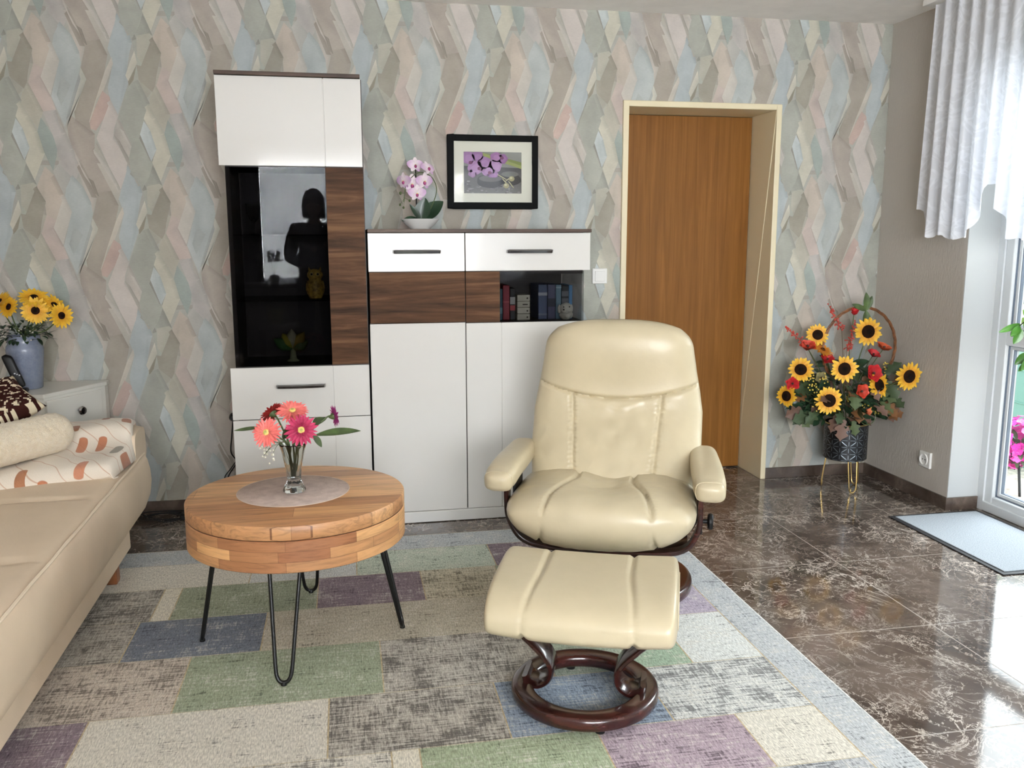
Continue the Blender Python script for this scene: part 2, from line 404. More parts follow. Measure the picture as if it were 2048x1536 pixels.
# back wall with printed wallpaper (pattern repeat 0.547 x 0.672 m)
WP = [((182, 180, 170), [(-1.901, 2.352),(-1.355, 2.366),(-1.346, 1.701),(-1.907, 1.704)]),((172, 168, 154), [(-1.927, 2.057),(-1.857, 2.255),(-1.826, 2.166),(-1.855, 2.049),(-1.884, 2.003),(-1.904, 1.987)]),((160, 155, 140), [(-1.907, 2.123),(-1.855, 2.263),(-1.826, 2.186),(-1.848, 2.075),(-1.876, 2.033),(-1.916, 2.073)]),((176, 178, 166), [(-1.882, 2.353),(-1.855, 2.263),(-1.905, 2.143),(-1.955, 2.071),(-1.934, 2.302)]),((184, 182, 174), [(-1.78, 2.328),(-1.74, 2.379),(-1.671, 2.382),(-1.648, 2.298),(-1.696, 2.311),(-1.731, 2.25),(-1.743, 2.222)]),((198, 184, 168), [(-1.855, 2.26),(-1.814, 2.349),(-1.778, 2.31),(-1.743, 2.223),(-1.784, 2.107),(-1.824, 2.128),(-1.836, 2.191)]),((200, 182, 172), [(-1.824, 2.131),(-1.784, 2.107),(-1.799, 2.071),(-1.762, 1.985),(-1.746, 1.929),(-1.8, 1.92),(-1.855, 2.047)]),((190, 184, 166), [(-1.881, 2.003),(-1.855, 2.049),(-1.8, 1.92),(-1.831, 1.84),(-1.894, 1.962)]),((190, 184, 178), [(-1.803, 1.918),(-1.746, 1.929),(-1.711, 1.827),(-1.686, 1.757),(-1.657, 1.676),(-1.688, 1.612),(-1.752, 1.69),(-1.757, 1.753),(-1.767, 1.81)]),((184, 192, 190), [(-1.699, 2.311),(-1.657, 2.258),(-1.623, 2.178),(-1.624, 2.135),(-1.656, 2.009),(-1.701, 1.889),(-1.714, 1.853),(-1.761, 1.988),(-1.715, 2.142),(-1.738, 2.215),(-1.731, 2.252)]),((192, 182, 172), [(-1.68, 2.362),(-1.656, 2.363),(-1.627, 2.289),(-1.601, 2.209),(-1.624, 2.138),(-1.628, 2.186),(-1.656, 2.26)]),((208, 202, 190), [(-1.742, 2.222),(-1.714, 2.145),(-1.764, 1.993),(-1.799, 2.071),(-1.781, 2.117)]),((168, 158, 144), [(-1.662, 2.363),(-1.589, 2.366),(-1.547, 2.267),(-1.508, 2.175),(-1.531, 2.084),(-1.569, 1.98),(-1.601, 1.886),(-1.604, 1.844),(-1.588, 1.824),(-1.666, 1.887),(-1.669, 1.921),(-1.607, 2.067),(-1.626, 2.117),(-1.601, 2.209)]),((176, 164, 152), [(-1.666, 1.89),(-1.588, 1.824),(-1.594, 1.766),(-1.535, 1.619),(-1.517, 1.573),(-1.6, 1.559),(-1.643, 1.665),(-1.687, 1.754),(-1.702, 1.811),(-1.704, 1.853),(-1.685, 1.905)]),((150, 142, 130), [(-1.631, 2.299),(-1.61, 2.285),(-1.591, 2.215),(-1.609, 2.229)]),((202, 200, 186), [(-1.627, 2.116),(-1.606, 2.067),(-1.663, 1.931),(-1.696, 1.884),(-1.706, 1.853),(-1.683, 1.921),(-1.647, 2.03)]),((192, 186, 174), [(-1.589, 2.366),(-1.54, 2.361),(-1.514, 2.309),(-1.491, 2.246),(-1.51, 2.182),(-1.547, 2.267)]),((206, 198, 188), [(-1.538, 2.358),(-1.525, 2.369),(-1.457, 2.372),(-1.463, 2.321),(-1.494, 2.246),(-1.514, 2.309)]),((178, 188, 190), [(-1.453, 2.357),(-1.415, 2.298),(-1.399, 2.232),(-1.412, 2.191),(-1.434, 2.092),(-1.427, 2.054),(-1.48, 1.918),(-1.485, 1.91),(-1.513, 1.982),(-1.517, 2.033),(-1.487, 2.14),(-1.506, 2.203),(-1.491, 2.249)]),((164, 166, 154), [(-1.442, 2.372),(-1.352, 2.376),(-1.308, 2.269),(-1.355, 2.141),(-1.369, 2.162),(-1.396, 2.242),(-1.415, 2.298)]),((184, 180, 164), [(-1.377, 2.264),(-1.321, 2.276),(-1.309, 2.264),(-1.355, 2.136),(-1.381, 2.171)]),((200, 192, 178), [(-1.491, 2.168),(-1.487, 2.137),(-1.536, 2.017),(-1.569, 1.98),(-1.602, 1.871),(-1.609, 1.878),(-1.568, 1.991),(-1.524, 2.105)]),((196, 168, 156), [(-1.541, 2.017),(-1.512, 1.992),(-1.509, 1.971),(-1.545, 1.893),(-1.582, 1.84),(-1.604, 1.847),(-1.607, 1.876),(-1.57, 1.96)]),((208, 198, 190), [(-1.509, 1.977),(-1.48, 1.91),(-1.502, 1.852),(-1.508, 1.815),(-1.451, 1.718),(-1.469, 1.635),(-1.496, 1.587),(-1.536, 1.675),(-1.582, 1.806),(-1.545, 1.893)]),((188, 182, 170), [(-1.583, 1.787),(-1.536, 1.675),(-1.496, 1.584),(-1.53, 1.608),(-1.599, 1.748)]),((202, 196, 186), [(-1.595, 1.761),(-1.536, 1.672),(-1.513, 1.603),(-1.503, 1.56),(-1.534, 1.624),(-1.599, 1.74)]),((192, 184, 174), [(-1.481, 1.899),(-1.43, 1.774),(-1.445, 1.721),(-1.504, 1.823)]),((202, 196, 186), [(-1.479, 1.852),(-1.46, 1.837),(-1.431, 1.771),(-1.439, 1.745)]),((172, 166, 154), [(-1.507, 1.825),(-1.486, 1.802),(-1.394, 1.599),(-1.416, 1.59)]),((176, 170, 158), [(-1.873, 1.751),(-1.893, 1.699),(-1.934, 1.599),(-1.947, 1.62),(-1.893, 1.72)]),((174, 168, 158), [(-1.732, 1.891),(-1.711, 1.827),(-1.684, 1.754),(-1.703, 1.803)]),((152, 154, 142), [(-1.442, 2.372),(-1.421, 2.373),(-1.379, 2.248),(-1.396, 2.241)]),((168, 172, 168), [(-1.635, 2.091),(-1.63, 2.066),(-1.689, 1.905),(-1.706, 1.884),(-1.693, 1.931)]),((180, 174, 160), [(-1.828, 2.191),(-1.824, 2.128),(-1.85, 2.054),(-1.871, 2.008),(-1.876, 2.033),(-1.853, 2.074)]),((196, 186, 176), [(-1.684, 1.757),(-1.657, 1.676),(-1.618, 1.591),(-1.646, 1.633),(-1.679, 1.717)]),((164, 164, 152), [(-1.381, 1.833),(-1.368, 1.791),(-1.431, 1.63),(-1.448, 1.646)]),((186, 178, 168), [(-1.747, 1.929),(-1.731, 1.891),(-1.715, 1.832),(-1.738, 1.862)]),((178, 184, 180), [(-1.71, 2.079),(-1.674, 2.039),(-1.721, 1.945),(-1.737, 1.996)]),((170, 172, 160), [(-1.422, 2.057),(-1.383, 2.068),(-1.339, 1.965),(-1.381, 1.833),(-1.338, 1.706),(-1.363, 1.636),(-1.398, 1.577),(-1.44, 1.646),(-1.448, 1.716),(-1.43, 1.779),(-1.481, 1.902)]),((158, 152, 136), [(-1.366, 2.131),(-1.309, 2.259),(-1.275, 2.19),(-1.302, 2.091),(-1.31, 2.044),(-1.325, 2.018),(-1.38, 2.068),(-1.386, 2.135)]),((206, 202, 184), [(-1.391, 2.197),(-1.383, 2.143),(-1.426, 2.062),(-1.437, 2.087),(-1.41, 2.155)]),((148, 142, 124), [(-1.386, 2.135),(-1.403, 2.068),(-1.425, 2.041),(-1.427, 2.061)]),((158, 170, 162), [(-1.812, 1.894),(-1.784, 1.846),(-1.766, 1.81),(-1.754, 1.753),(-1.759, 1.722),(-1.779, 1.656),(-1.808, 1.734),(-1.831, 1.83)]),((206, 202, 182), [(-1.894, 1.962),(-1.863, 1.901),(-1.831, 1.832),(-1.808, 1.734),(-1.833, 1.679),(-1.861, 1.613),(-1.893, 1.699),(-1.871, 1.756),(-1.892, 1.844),(-1.917, 1.897)]),((196, 206, 206), [(-1.938, 1.827),(-1.918, 1.887),(-1.892, 1.844),(-1.87, 1.759),(-1.897, 1.704)]),((150, 148, 138), [(-1.938, 1.822),(-1.896, 1.701),(-1.903, 1.712),(-1.943, 1.809)])]
PX, PZ = .547, .672
rects = [(XL, DX0, 0, H), (DX1, XR, 0, H), (DX0, DX1, DH, H)]
def clip(poly, rc):
    def cut(P, ax, lim, sgn):
        out = []
        for i in range(len(P)):
            a, b = P[i-1], P[i]
            ia = (a[ax]-lim)*sgn >= 0; ib = (b[ax]-lim)*sgn >= 0
            if ia != ib:
                q = (lim-a[ax])/(b[ax]-a[ax]); out.append(tuple(a[k]+(b[k]-a[k])*q for k in range(len(a))))
            if ib: out.append(b)
        return out
    for ax, lim, sgn in ((0, rc[0], 1), (0, rc[1], -1), (1, rc[2], 1), (1, rc[3], -1)):
        if poly: poly = cut(poly, ax, lim, sgn)
    return poly
wb = MB(); basecol = lin((162, 157, 147))
wb.box(XL, DX0, 0, .3, 0, H, col=basecol); wb.box(DX1, XR+.3, 0, .3, 0, H, col=basecol); wb.box(DX0, DX1, 0, .3, DH, H, col=basecol)
rw = random.Random(3)
tile = []
for k, (col_, pts) in enumerate(WP):
    n_ = len(pts); dk = rw.randrange(n_); lt_ = rw.randrange(n_)
    P = []
    for i, (x, z) in enumerate(pts):
        m_ = 1.0
        if i == dk: m_ = .87
        elif i == lt_: m_ = 1.10
        P.append((x, z, m_))
    tile.append((lin(tuple(mu_+.86*(.96*(.85*c_+.05*sum(col_))-mu_) for c_, mu_ in zip(col_, (165, 158, 148)))), P))
tile2 = []
for k, (cc, P) in enumerate(tile):
    tile2.append((cc, P, k*1.0))
    if k == 0: continue
    gx = sum(p[0] for p in P)/len(P); gz = sum(p[1] for p in P)/len(P)
    for i in range(len(P)):
        a, b = P[i-1], P[i]
        dx, dz = b[0]-a[0], b[1]-a[1]; L = math.hypot(dx, dz)
        if L < .06 or dx*dz > 0: continue          # printed soft edge along the falling diagonals
        nx_, nz_ = -dz/L, dx/L
        if (gx-(a[0]+b[0])/2)*nx_+(gz-(a[1]+b[1])/2)*nz_ < 0: nx_, nz_ = -nx_, -nz_
        if nx_ > 0: continue
        wd = min(.020, .35*abs((gx-(a[0]+b[0])/2)*nx_+(gz-(a[1]+b[1])/2)*nz_)*2)
        tile2.append((cc, [(a[0], a[1], .80), (b[0], b[1], .80), (b[0]+nx_*wd-dx*.06, b[1]+nz_*wd-dz*.06, .98), (a[0]+nx_*wd+dx*.06, a[1]+nz_*wd+dz*.06, .98)], k+.5))
for ix in range(-3, 9):
    for iz in range(-5, 4):
        for (cc, P, k) in tile2:
            Q = [(x+ix*PX, z+iz*PZ, m_) for x, z, m_ in P]
            xs = [q[0] for q in Q]; zs = [q[1] for q in Q]
            for rc in rects:
                if max(xs) <= rc[0] or min(xs) >= rc[1] or max(zs) <= rc[2] or min(zs) >= rc[3]: continue
                S = clip(Q, rc)
                if len(S) > 2:
                    yy = -.0004-.0001*k
                    wb.poly([(x, yy, z) for x, z, _ in S], [tuple(c_*m_ for c_ in cc[:3])+(1,) for _, _, m_ in S])
o = wb.build('wall_back', M['wallpaper'], smooth=False, fix=False); struct(o)

# right wall with the terrace door opening
YR0, YR1, RX = -.714, -3.3, 2.612
wr = MB(); wr.box(XR, RX+.12, YR0, .0, 0, H); wr.box(XR, RX+.12, YB, YR1, 0, H); wr.box(XR, RX+.12, YR1, YR0, 2.26, H)
struct(wr.build('wall_right', M['wall'], smooth=False))
tr = MB(); tr.box(XR+.001, RX, YR0-.004, YR0+.001, 0, 2.26); tr.box(XR+.001, RX, YR1, YR1+.004, 0, 2.26); tr.box(XR+.001, RX, YR1, YR0, 2.256, 2.262)
struct(tr.build('trim_1', M['reveal'], smooth=False))
# rear wall with a window
wr = MB(); WX0, WX1, WZ0, WZ1 = -1.55, 1.6, .86, 2.2
wr.box(XL-.2, WX0, YB-.25, YB, 0, H); wr.box(WX1, XR+.3, YB-.25, YB, 0, H); wr.box(WX0, WX1, YB-.25, YB, 0, WZ0); wr.box(WX0, WX1, YB-.25, YB, WZ1, H)
struct(wr.build('wall_rear', M['wall'], smooth=False))
# skirting
sk = MB(); sk.box(XL, DX0, -.011, 0, 0, .062); sk.box(DX1, XR, -.011, 0, 0, .062)
struct(sk.build('baseboard_back', M['skirting'], smooth=False, bevel=.002))
sk = MB(); sk.box(XR-.011, XR, YR0, -.011, 0, .064); sk.box(XR-.011, RX-.004, YR0-.014, YR0-.004, 0, .064); sk.box(XR-.0125, XR-.0105, YR0-.0145, YR0+.002, 0, .066)
struct(sk.build('baseboard_right', M['skirting'], smooth=False, bevel=.0015))

# door in the back wall
d1 = thing('door_1', None, None); d1['kind'] = 'structure'
fr = MB(); fr.box(DX0, JX0, -.016, .3, 0, DH); fr.box(JX1, DX1, -.016, .3, 0, DH); fr.box(JX0, JX1, -.016, .3, JH, DH)
struct(fr.build('door_frame', M['door_frame'], d1, bevel=.004, smooth=False))
lf = MB(); lf.box(JX0+.003, JX1-.004, .262, .30, .008, JH-.003)
dl = lf.build('door_leaf', M['door'], d1, bevel=.002, smooth=False)
hd = MB(); hd.lathe([(0, 0), (.011, 0), (.011, .002), (.010, .003), (0, .003)], 20)
hk = hd.build('keyhole_rosette', M['chrome'], dl); hk.rotation_euler = (R(90), 0, 0); hk.location = (1.025, .262, 1.09)
MB().tube([(1.02, .262, 1.09), (1.02, .215, 1.09)], .009, 12).tube([(1.0, .213, 1.09), (1.048, .211, 1.09)], .009, 12).build('door_handle', M['chrome'], dl)
# hallway side of the door opening
struct(MB().box(DX0-.05, DX1+.05, .301, .34, 0, DH+.05).build('trim_2', M['wall'], smooth=False))

# ------------------------------------------------------------------ rug
RX0, RX1, RY0, RY1 = -2.02, .945, -.612, -3.6
rg = MB(); rg.box(RX0, RX1, RY1, RY0, 0.0005, .009, col=lin((190, 190, 186))[:3]+(.35,))
W_, WG, CR, GR, PU, BL, DK, BE, WV, P3, BO = ((212, 207, 195), (200, 201, 198), (218, 212, 196), (152, 158, 136), (134, 119, 126), (118, 123, 133), (172, 166, 156), (184, 176, 158), (205, 206, 202), (170, 153, 161), (182, 185, 186))
rows = [(-.612, -.79, [(RX0, RX1, BO, .35)]),
 (-.79, -1.05, [(RX0, -.89, W_, .15), (-.89, -.47, WG, .2), (-.47, .1, (186, 194, 178), .4), (.1, .5, PU, .3), (.5, .815, WG, .4)]),
 (-1.05, -1.345, [(RX0, -1.2, DK, .95), (-1.2, -1.135, CR, .1), (-1.135, -.62, GR, .35), (-.62, -.218, PU, .35), (-.218, .09, (198, 190, 168), .7), (.09, .5, GR, .4), (.5, .815, BE, .4)]),
 (-1.345, -1.65, [(RX0, -1.23, DK, .7), (-1.23, -.793, BL, .25), (-.793, .2, BE, .3), (.2, .5, WG, .3), (.5, .815, (178, 167, 180), .25)]),
 (-1.65, -2.0, [(RX0, -1.008, (196, 184, 170), .75), (-1.008, -.404, (154, 162, 138), .3), (-.404, .12, DK, .8), (.12, .38, (168, 178, 160), .4), (.38, .573, (156, 174, 152), .3), (.573, .815, (210, 212, 208), .3)]),
 (-2.0, -2.308, [(RX0, -1.226, PU, .4), (-1.226, -.565, W_, .3), (-.565, -.075, DK, .85), (-.075, .39, (146, 158, 172), .6), (.39, .815, WV, .9)]),
 (-2.308, -2.565, [(RX0, -.75, WG, .5), (-.75, -.40, W_, .75), (-.40, -.326, CR, .1), (-.326, .16, (160, 170, 142), .35), (.16, .57, P3, .55), (.57, .815, (212, 207, 194), .35)]),
 (-2.565, -3.6, [(RX0, -.5, DK, .6), (-.5, .815, (176, 178, 180), .8)])]
for (ya, yb, cells) in rows:
    for (xa, xb, c_, am) in cells:
        rg.poly([(xa, yb, .0093), (xb, yb, .0093), (xb, ya, .0093), (xa, ya, .0093)], lin(c_)[:3]+(am,))
        rg.poly([(xa, ya-.003, .0097), (xb, ya-.003, .0097), (xb, ya+.001, .0097), (xa, ya+.001, .0097)], lin((190, 180, 158))[:3]+(.3,))
        if xb < .9: rg.poly([(xb-.002, yb, .0096), (xb+.0025, yb, .0096), (xb+.0025, ya, .0096), (xb-.002, ya, .0096)], lin((186, 168, 136))[:3]+(.0,))
rg.poly([(.815, RY1, .0094), (RX1, RY1, .0094), (RX1, -.79, .0094), (.815, -.79, .0094)], lin(BO)[:3]+(.45,))
rg.poly([(RX1-.004, RY1, .0097), (RX1, RY1, .0097), (RX1, RY0, .0097), (RX1-.004, RY0, .0097)], lin((224, 224, 220))[:3]+(0,))
o = rg.build('rug', M['rug'], smooth=False, fix=False)
tag(o, 'large patchwork rug in grey, sage, mauve and cream under the coffee table', 'rug')

# door mat
mt = thing('door_mat', 'light grey doormat with black rubber edge at the terrace door', 'mat', (2.335, -1.148, 0))
MB().box(-.245, .245, -.385, .385, 0.0005, .005).build('rubber_edge', plain('black_rubber', (30, 30, 34), .6), mt, bevel=.002)
MB().box(-.222, .222, -.362, .362, .0045, .009).build('fibre_top', plain('grey_fibre', (160, 166, 172), .95, spec=.1, var=.12, vscale=220, bump=.6, bscale=300), mt, bevel=.003)

# ------------------------------------------------------------------ wall units
def handle(parent, xc, z, y, L=.21):
    P = [(xc-L/2, y+.004, z), (xc-L/2, y-.014, z), (xc-L/2+.012, y-.026, z), (xc, y-.032, z), (xc+L/2-.012, y-.026, z), (xc+L/2, y-.014, z), (xc+L/2, y+.004, z)]
    mb = MB(); mb.band(catmull(P, 5), .018, .009, (0, -.75, 1)); return mb.build('handle', M['chrome'], parent)

def front(name, parent, mat, x0, x1, z0, z1, vg=None, hg=None, y=-.4, th=.018):
    # lacquered board split by thin routed grooves
    xs = [x0]+([vg] if vg else [])+[x1]; zs = [z0]+([hg] if hg else [])+[z1]
    mb = MB(); mb.box(x0+.002, x1-.002, y+.004, y+th, z0+.002, z1-.002)
    for i in range(len(xs)-1):
        for j in range(len(zs)-1):
            a = xs[i]+(.0015 if i else 0); b = xs[i+1]-(.0015 if i < len(xs)-2 else 0)
            c = zs[j]+(.0015 if j else 0); d = zs[j+1]-(.0015 if j < len(zs)-2 else 0)
            mb.box(a, b, y, y+.006, c, d)
    return mb.build(name, mat, parent, bevel=.0018, segs=2)

tc_ = thing('tall_cabinet', 'tall white gloss and walnut display cabinet with a smoked glass door', 'cabinet')
b = MB()
b.box(-.975, -.957, -.38, -.012, .055, 2.037); b.box(-.398, -.380, -.38, -.012, .055, 2.037)
b.box(-.957, -.398, -.03, -.012, .055, 2.037)
for z in (.055, .757, 1.655, 2.018): b.box(-.957, -.398, -.38, -.03, z, z+.018)
b.build('carcass', M['carcass'], tc_, smooth=False)
MB().box(-.998, -.386, -.412, -.008, 2.038, 2.054).build('top_board', M['walnut_top'], tc_, bevel=.0015, smooth=False)
front('flap_door', tc_, M['white_gloss'], -.998, -.384, 1.661, 2.036, vg=-.546)
gd = thing('glass_door', None, None); gd.parent = tc_
MB().box(-.973, -.548, -.4, -.394, .777, 1.657).build('glass_pane', M['smoked'], gd, smooth=False)
MB().box(-.547, -.383, -.4, -.381, .777, 1.657).build('walnut_panel', M['walnut'], gd, bevel=.001, smooth=False)
for z in (1.066, 1.36): MB().box(-.957, -.398, -.36, -.032, z, z+.006).build('glass_shelf', M['smoked_light'], tc_, smooth=False)
dr = front('drawer', tc_, M['white_gloss'], -.998, -.381, .534, .772, vg=-.546)
handle(dr, -.69, .685, -.4)
front('door', tc_, M['white_gloss'], -.998, -.381, .06, .531, vg=-.546)
MB().box(-.97, -.385, -.37, -.02, .001, .056).build('plinth', M['white_gloss'], tc_, smooth=False)

lc = thing('low_cabinet', 'waist-high white gloss and walnut cabinet with chrome handles beside the tall one', 'cabinet')
b = MB()
b.box(-.369, -.351, -.383, -.012, .055, 1.372); b.box(.062, .079, -.383, -.012, .055, 1.372)
b.box(.621, .639, -.383, -.012, .055, .955); b.box(.621, .639, -.383, -.012, 1.195, 1.372)
b.box(-.351, .621, -.03, -.012, .055, 1.372)
for z in (.055, .938, 1.180, 1.354): b.box(-.351, .639, -.383, -.03, z, z+.018)
b.build('carcass', M['carcass'], lc, smooth=False)
MB().box(.631, .636, -.383, -.012, .956, 1.18).build('side_glass', M['smoked_light'], lc, smooth=False)
MB().box(-.372, .672, -.416, -.008, 1.373, 1.389).build('top_board', M['walnut_top'], lc, bevel=.0015, smooth=False)
for (x0, x1, hx) in ((-.372, .0685, -.151), (.0725, .669, .374)):
    d = front('drawer', lc, M['white_gloss'], x0, x1, 1.197, 1.371, y=-.405); handle(d, hx, 1.287, -.405)
ld = front('door', lc, M['white_gloss'], -.372, .0685, .057, .959, y=-.405)
MB().box(-.369, .0685, -.405, -.386, .962, 1.194).build('walnut_panel', M['walnut'], ld, bevel=.001, smooth=False)
rd = front('door', lc, M['white_gloss'], .0725, .669, .057, .955, vg=.240, y=-.405)
MB().box(.0725, .233, -.405, -.386, .958, 1.194).build('walnut_panel', M['walnut'], rd, bevel=.001, smooth=False)
MB().box(.234, .639, -.405, -.400, .957, 1.194).build('glass_pane', M['smoked_light'], rd, smooth=False)
MB().box(-.372, .669, -.414, -.02, .003, .055).build('plinth', M['white_gloss'], lc, bevel=.002, smooth=False)

# things behind the small glass door
def book(x, w_, h, d, col, label, tilt=0, band=None):
    t = thing('book', label, 'book', (x+w_/2, -.30, .957), 0, 'books behind the small glass door')
    MB().box(-w_/2, w_/2, 0, d, 0, h, col=lin(col)).build('cover', M['misc'], t, bevel=.002, smooth=False)
    MB().box(-w_/2+.002, w_/2-.002, .004, d+.001, .003, h-.003).build('pages', M['paper'], t, smooth=False)
    if band:
        for (z0, z1, c) in band: MB().box(-w_/2-.0004, w_/2+.0004, -.0006, .002, z0, z1, col=lin(c)).build('spine_lettering', M['misc'], t, smooth=False)
    return t
book(.246, .018, .150, .17, (40, 78, 92), 'slim petrol book at the walnut end of the small glass case', band=[(.03, .06, (90, 130, 140))])
book(.267, .032, .166, .18, (150, 30, 44), 'thick red book behind the small glass door', band=[(.085, .089, (200, 90, 90))])
book(.302, .024, .152, .17, (34, 32, 36), 'black book with red and white spine print beside the red book', band=[(.075, .11, (200, 196, 190)), (.045, .07, (180, 60, 60))])
book(.441, .044, .168, .18, (70, 82, 112), 'wide slate blue book with a pale spine title, left of the toy', band=[(.115, .13, (170, 172, 176)), (.02, .028, (120, 128, 140))])
book(.488, .038, .168, .18, (84, 84, 112), 'mauve blue book with dark spine print, second of the blue row', band=[(.06, .10, (40, 42, 60))])
book(.529, .026, .166, .18, (112, 142, 158), 'pale blue book in the middle of the blue row', band=[(.15, .156, (170, 190, 200))])
book(.558, .034, .160, .18, (26, 28, 34), 'black book with grey spine lettering behind the toy dog', band=[(.06, .10, (110, 112, 118)), (.11, .135, (110, 112, 118))])
book(.594, .017, .164, .18, (90, 140, 184), 'slim bright blue book nearest the side glass')
for k in range(4):
    bx = thing('drawer_box', ['lowest of the four small cream boxes stacked beside the black book', 'second lowest of the four small cream boxes with a dark label', 'second highest of the four small cream stacked boxes', 'topmost of the four small cream boxes stacked behind glass'][k], 'box', (.366, -.31, .9565+k*.0305), 0, 'small cream boxes behind glass')
    MB().box(-.031, .031, 0, .10, 0, .029, col=lin((214, 206, 186))).build('case', M['misc'], bx, bevel=.002, smooth=False)
    mb = MB()
    if k == 2: mb.box(-.005, .02, -.001, .001, .011, .016, col=lin((60, 52, 44)))
    else: mb.ball((.018, -.001, .013), .004, 7, col=lin((60, 52, 44)))
    mb.build('label_mark', M['misc'], bx)
# soft toy dog
dg = thing('toy_dog', 'small fluffy white toy dog in front of the blue books', 'toy', (.575, -.335, .957))
def fluffy(c, r, s=(1, 1, 1), amp=.12, n=26, fr=90):
    mb = MB(); c = Vector(c)
    def fn(i, j):
        th = PI*i/(n-1); ph = 2*PI*j/(2*n)
        d = Vector((s[0]*math.sin(th)*math.cos(ph), s[1]*math.sin(th)*math.sin(ph), s[2]*math.cos(th)))
        return c+d*r*(1+amp*noise.noise(Vector((d.x, d.y, d.z))*r*fr+c*40))
    return mb.grid(n, 2*n, fn, cv=True)
FUR = plain('white_plush', (220, 214, 200), .95, bump=.8, bscale=260, spec=.1)
fluffy((0, .012, .022), .03, (1.1, .9, .8)).build('body', FUR, dg)
hd_ = fluffy((-.008, -.008, .055), .028, (1.1, 1, .95)).build('head', FUR, dg)
fluffy((-.02, -.028, .048), .014).build('muzzle', FUR, hd_)
for sx_ in (-1, 1): fluffy((-.008+sx_*.03, 0, .052), .013, (.6, .8, 1.6)).build('ear', FUR, hd_)
mb = MB(); mb.ball((-.026, -.042, .051), .004, 8, col=lin((20, 18, 18))); mb.build('nose', M['misc'], hd_)
for e_ in ((-.024, -.032, .063), (.004, -.036, .064)):
    mb = MB(); mb.ball(e_, .0032, 8, col=lin((20, 18, 18))); mb.build('eye', M['misc'], hd_)

# things behind the tall smoked glass
ow = thing('owl_figurine', 'golden brown owl figurine behind the tall smoked glass', 'figurine', (-.615, -.24, 1.072))
OWL = plain('owl_glaze', (206, 158, 70), .4, var=.35, vscale=60, bump=.5, bscale=90)
MB().lathe([(0, 0), (.028, .0), (.036, .02), (.038, .05), (.030, .082), (.027, .09)], 24).build('body', OWL, ow)
hd_ = fluffy((0, 0, .108), .033, (1.1, .95, .85), .04).build('head', OWL, ow)
for s in (-1, 1):
    mb = MB(); mb.ball((s*.014, -.028, .112), .009, 10, (1, .5, 1), lin((235, 210, 140))); mb.ball((s*.014, -.033, .112), .005, 8, (1, .5, 1), lin((20, 14, 8))); mb.build('eye', M['misc'], hd_)
    MB().grid(5, 8, lambda i, j: (s*(.022+.006*i/4)+.008*(1-i/4)*math.cos(j*PI/4), .008*(1-i/4)*math.sin(j*PI/4), .128+.018*i/4), cv=True).build('ear_tuft', OWL, hd_)
for s in (-1, 1): MB().grid(6, 6, lambda i, j: (s*(.034+.006*math.sin(PI*i/5)), -.02+.03*j/5, .02+.06*i/5)).build('wing', OWL, ow, solid=.005)
gs = thing('glass_goblet', 'clear stemmed goblet on the upper shelf behind smoked glass', 'glass', (-.88, -.22, 1.3665))
MB().lathe([(0, 0), (.03, .001), (.004, .006), (.0035, .05), (.02, .07), (.032, .10), (.034, .14), (.032, .14), (.030, .10), (.018, .073), (0, .07)], 24).build('bowl', M['crystal'], gs)
fl = thing('glass_bird_vase', 'green and yellow art glass piece at the bottom of the tall cabinet', 'ornament', (-.73, -.22, .7755))
mb = MB()
mb.lathe([(0, 0), (.03, 0), (.016, .012), (.012, .05), (.022, .085), (.03, .11), (.02, .12), (0, .118)], 22, col=lin((188, 196, 150)))
mb.build('foot', M['misc'], fl)
for (a, c_, L) in ((2.6, (60, 120, 50), .10), (2.1, (190, 180, 40), .09), (1.0, (176, 150, 60), .10), (.5, (96, 120, 70), .08), (1.6, (210, 205, 170), .10)):
    mb = MB()
    def fn(i, j, a=a, L=L):
        t = i/9; wd = .028*math.sin(PI*min(1, t*.9+.1))**.8
        p = Vector((math.cos(a)*L*t, -.03*math.sin(PI*t), .06+L*t*math.sin(a)*.9)); q = Vector((-math.sin(a), 0, math.cos(a)))
        return p+q*wd*(j/4-.5)*2+Vector((0, -.012*(1-(j/2-1)**2), 0))
    mb.grid(10, 5, fn, col=lin(c_)); mb.build('leaf', M['misc'], fl, solid=.003)

# framed print
pf = thing('framed_picture', 'black framed orchid and pebble print with a white mount on the wallpaper', 'picture', (.2685, -.006, 1.6735))
W2, H2 = .230, .1795
mb = MB()
for (a, b, c, d) in ((-W2, -W2+.031, -H2, H2), (W2-.031, W2, -H2, H2), (-W2+.031, W2-.031, H2-.031, H2), (-W2+.031, W2-.031, -H2, -H2+.031)):
    mb.box(a, b, -.022, 0, c, d)
mb.build('frame', M['black_frame'], pf, bevel=.003, smooth=False)
mb = MB()
for (a, b, c, d) in ((-.2, -.147, -.15, .15), (.146, .2, -.15, .15), (-.147, .146, .098, .15), (-.147, .146, -.15, -.104)): mb.box(a, b, -.012, -.009, c, d)
mb.build('mount', M['paper'], pf, smooth=False)
pr = MB(); x0, x1, z0, z1 = -.147, .146, -.104, .098
def P2(u, v, k=0): return (x0+(x1-x0)*u, -.0075-.00008*k, z0+(z1-z0)*v)
def blob(cu, cv, ru, rv, col, k, n=20, wob=.0, ph=0, a0=0):
    pts = []
    for i in range(n):
        a = 2*PI*i/n; q = 1+wob*math.cos(5*a+ph)+wob*.6*math.cos(3*a+ph*2)
        U = math.cos(a)*ru*q; V = math.sin(a)*rv*q
        pts.append(P2(min(1, max(0, cu+U*math.cos(a0)-V*math.sin(a0)*.69)), min(1, max(0, cv+U*math.sin(a0)*1.45+V*math.cos(a0))), k))
    pr.poly(pts, lin(col))
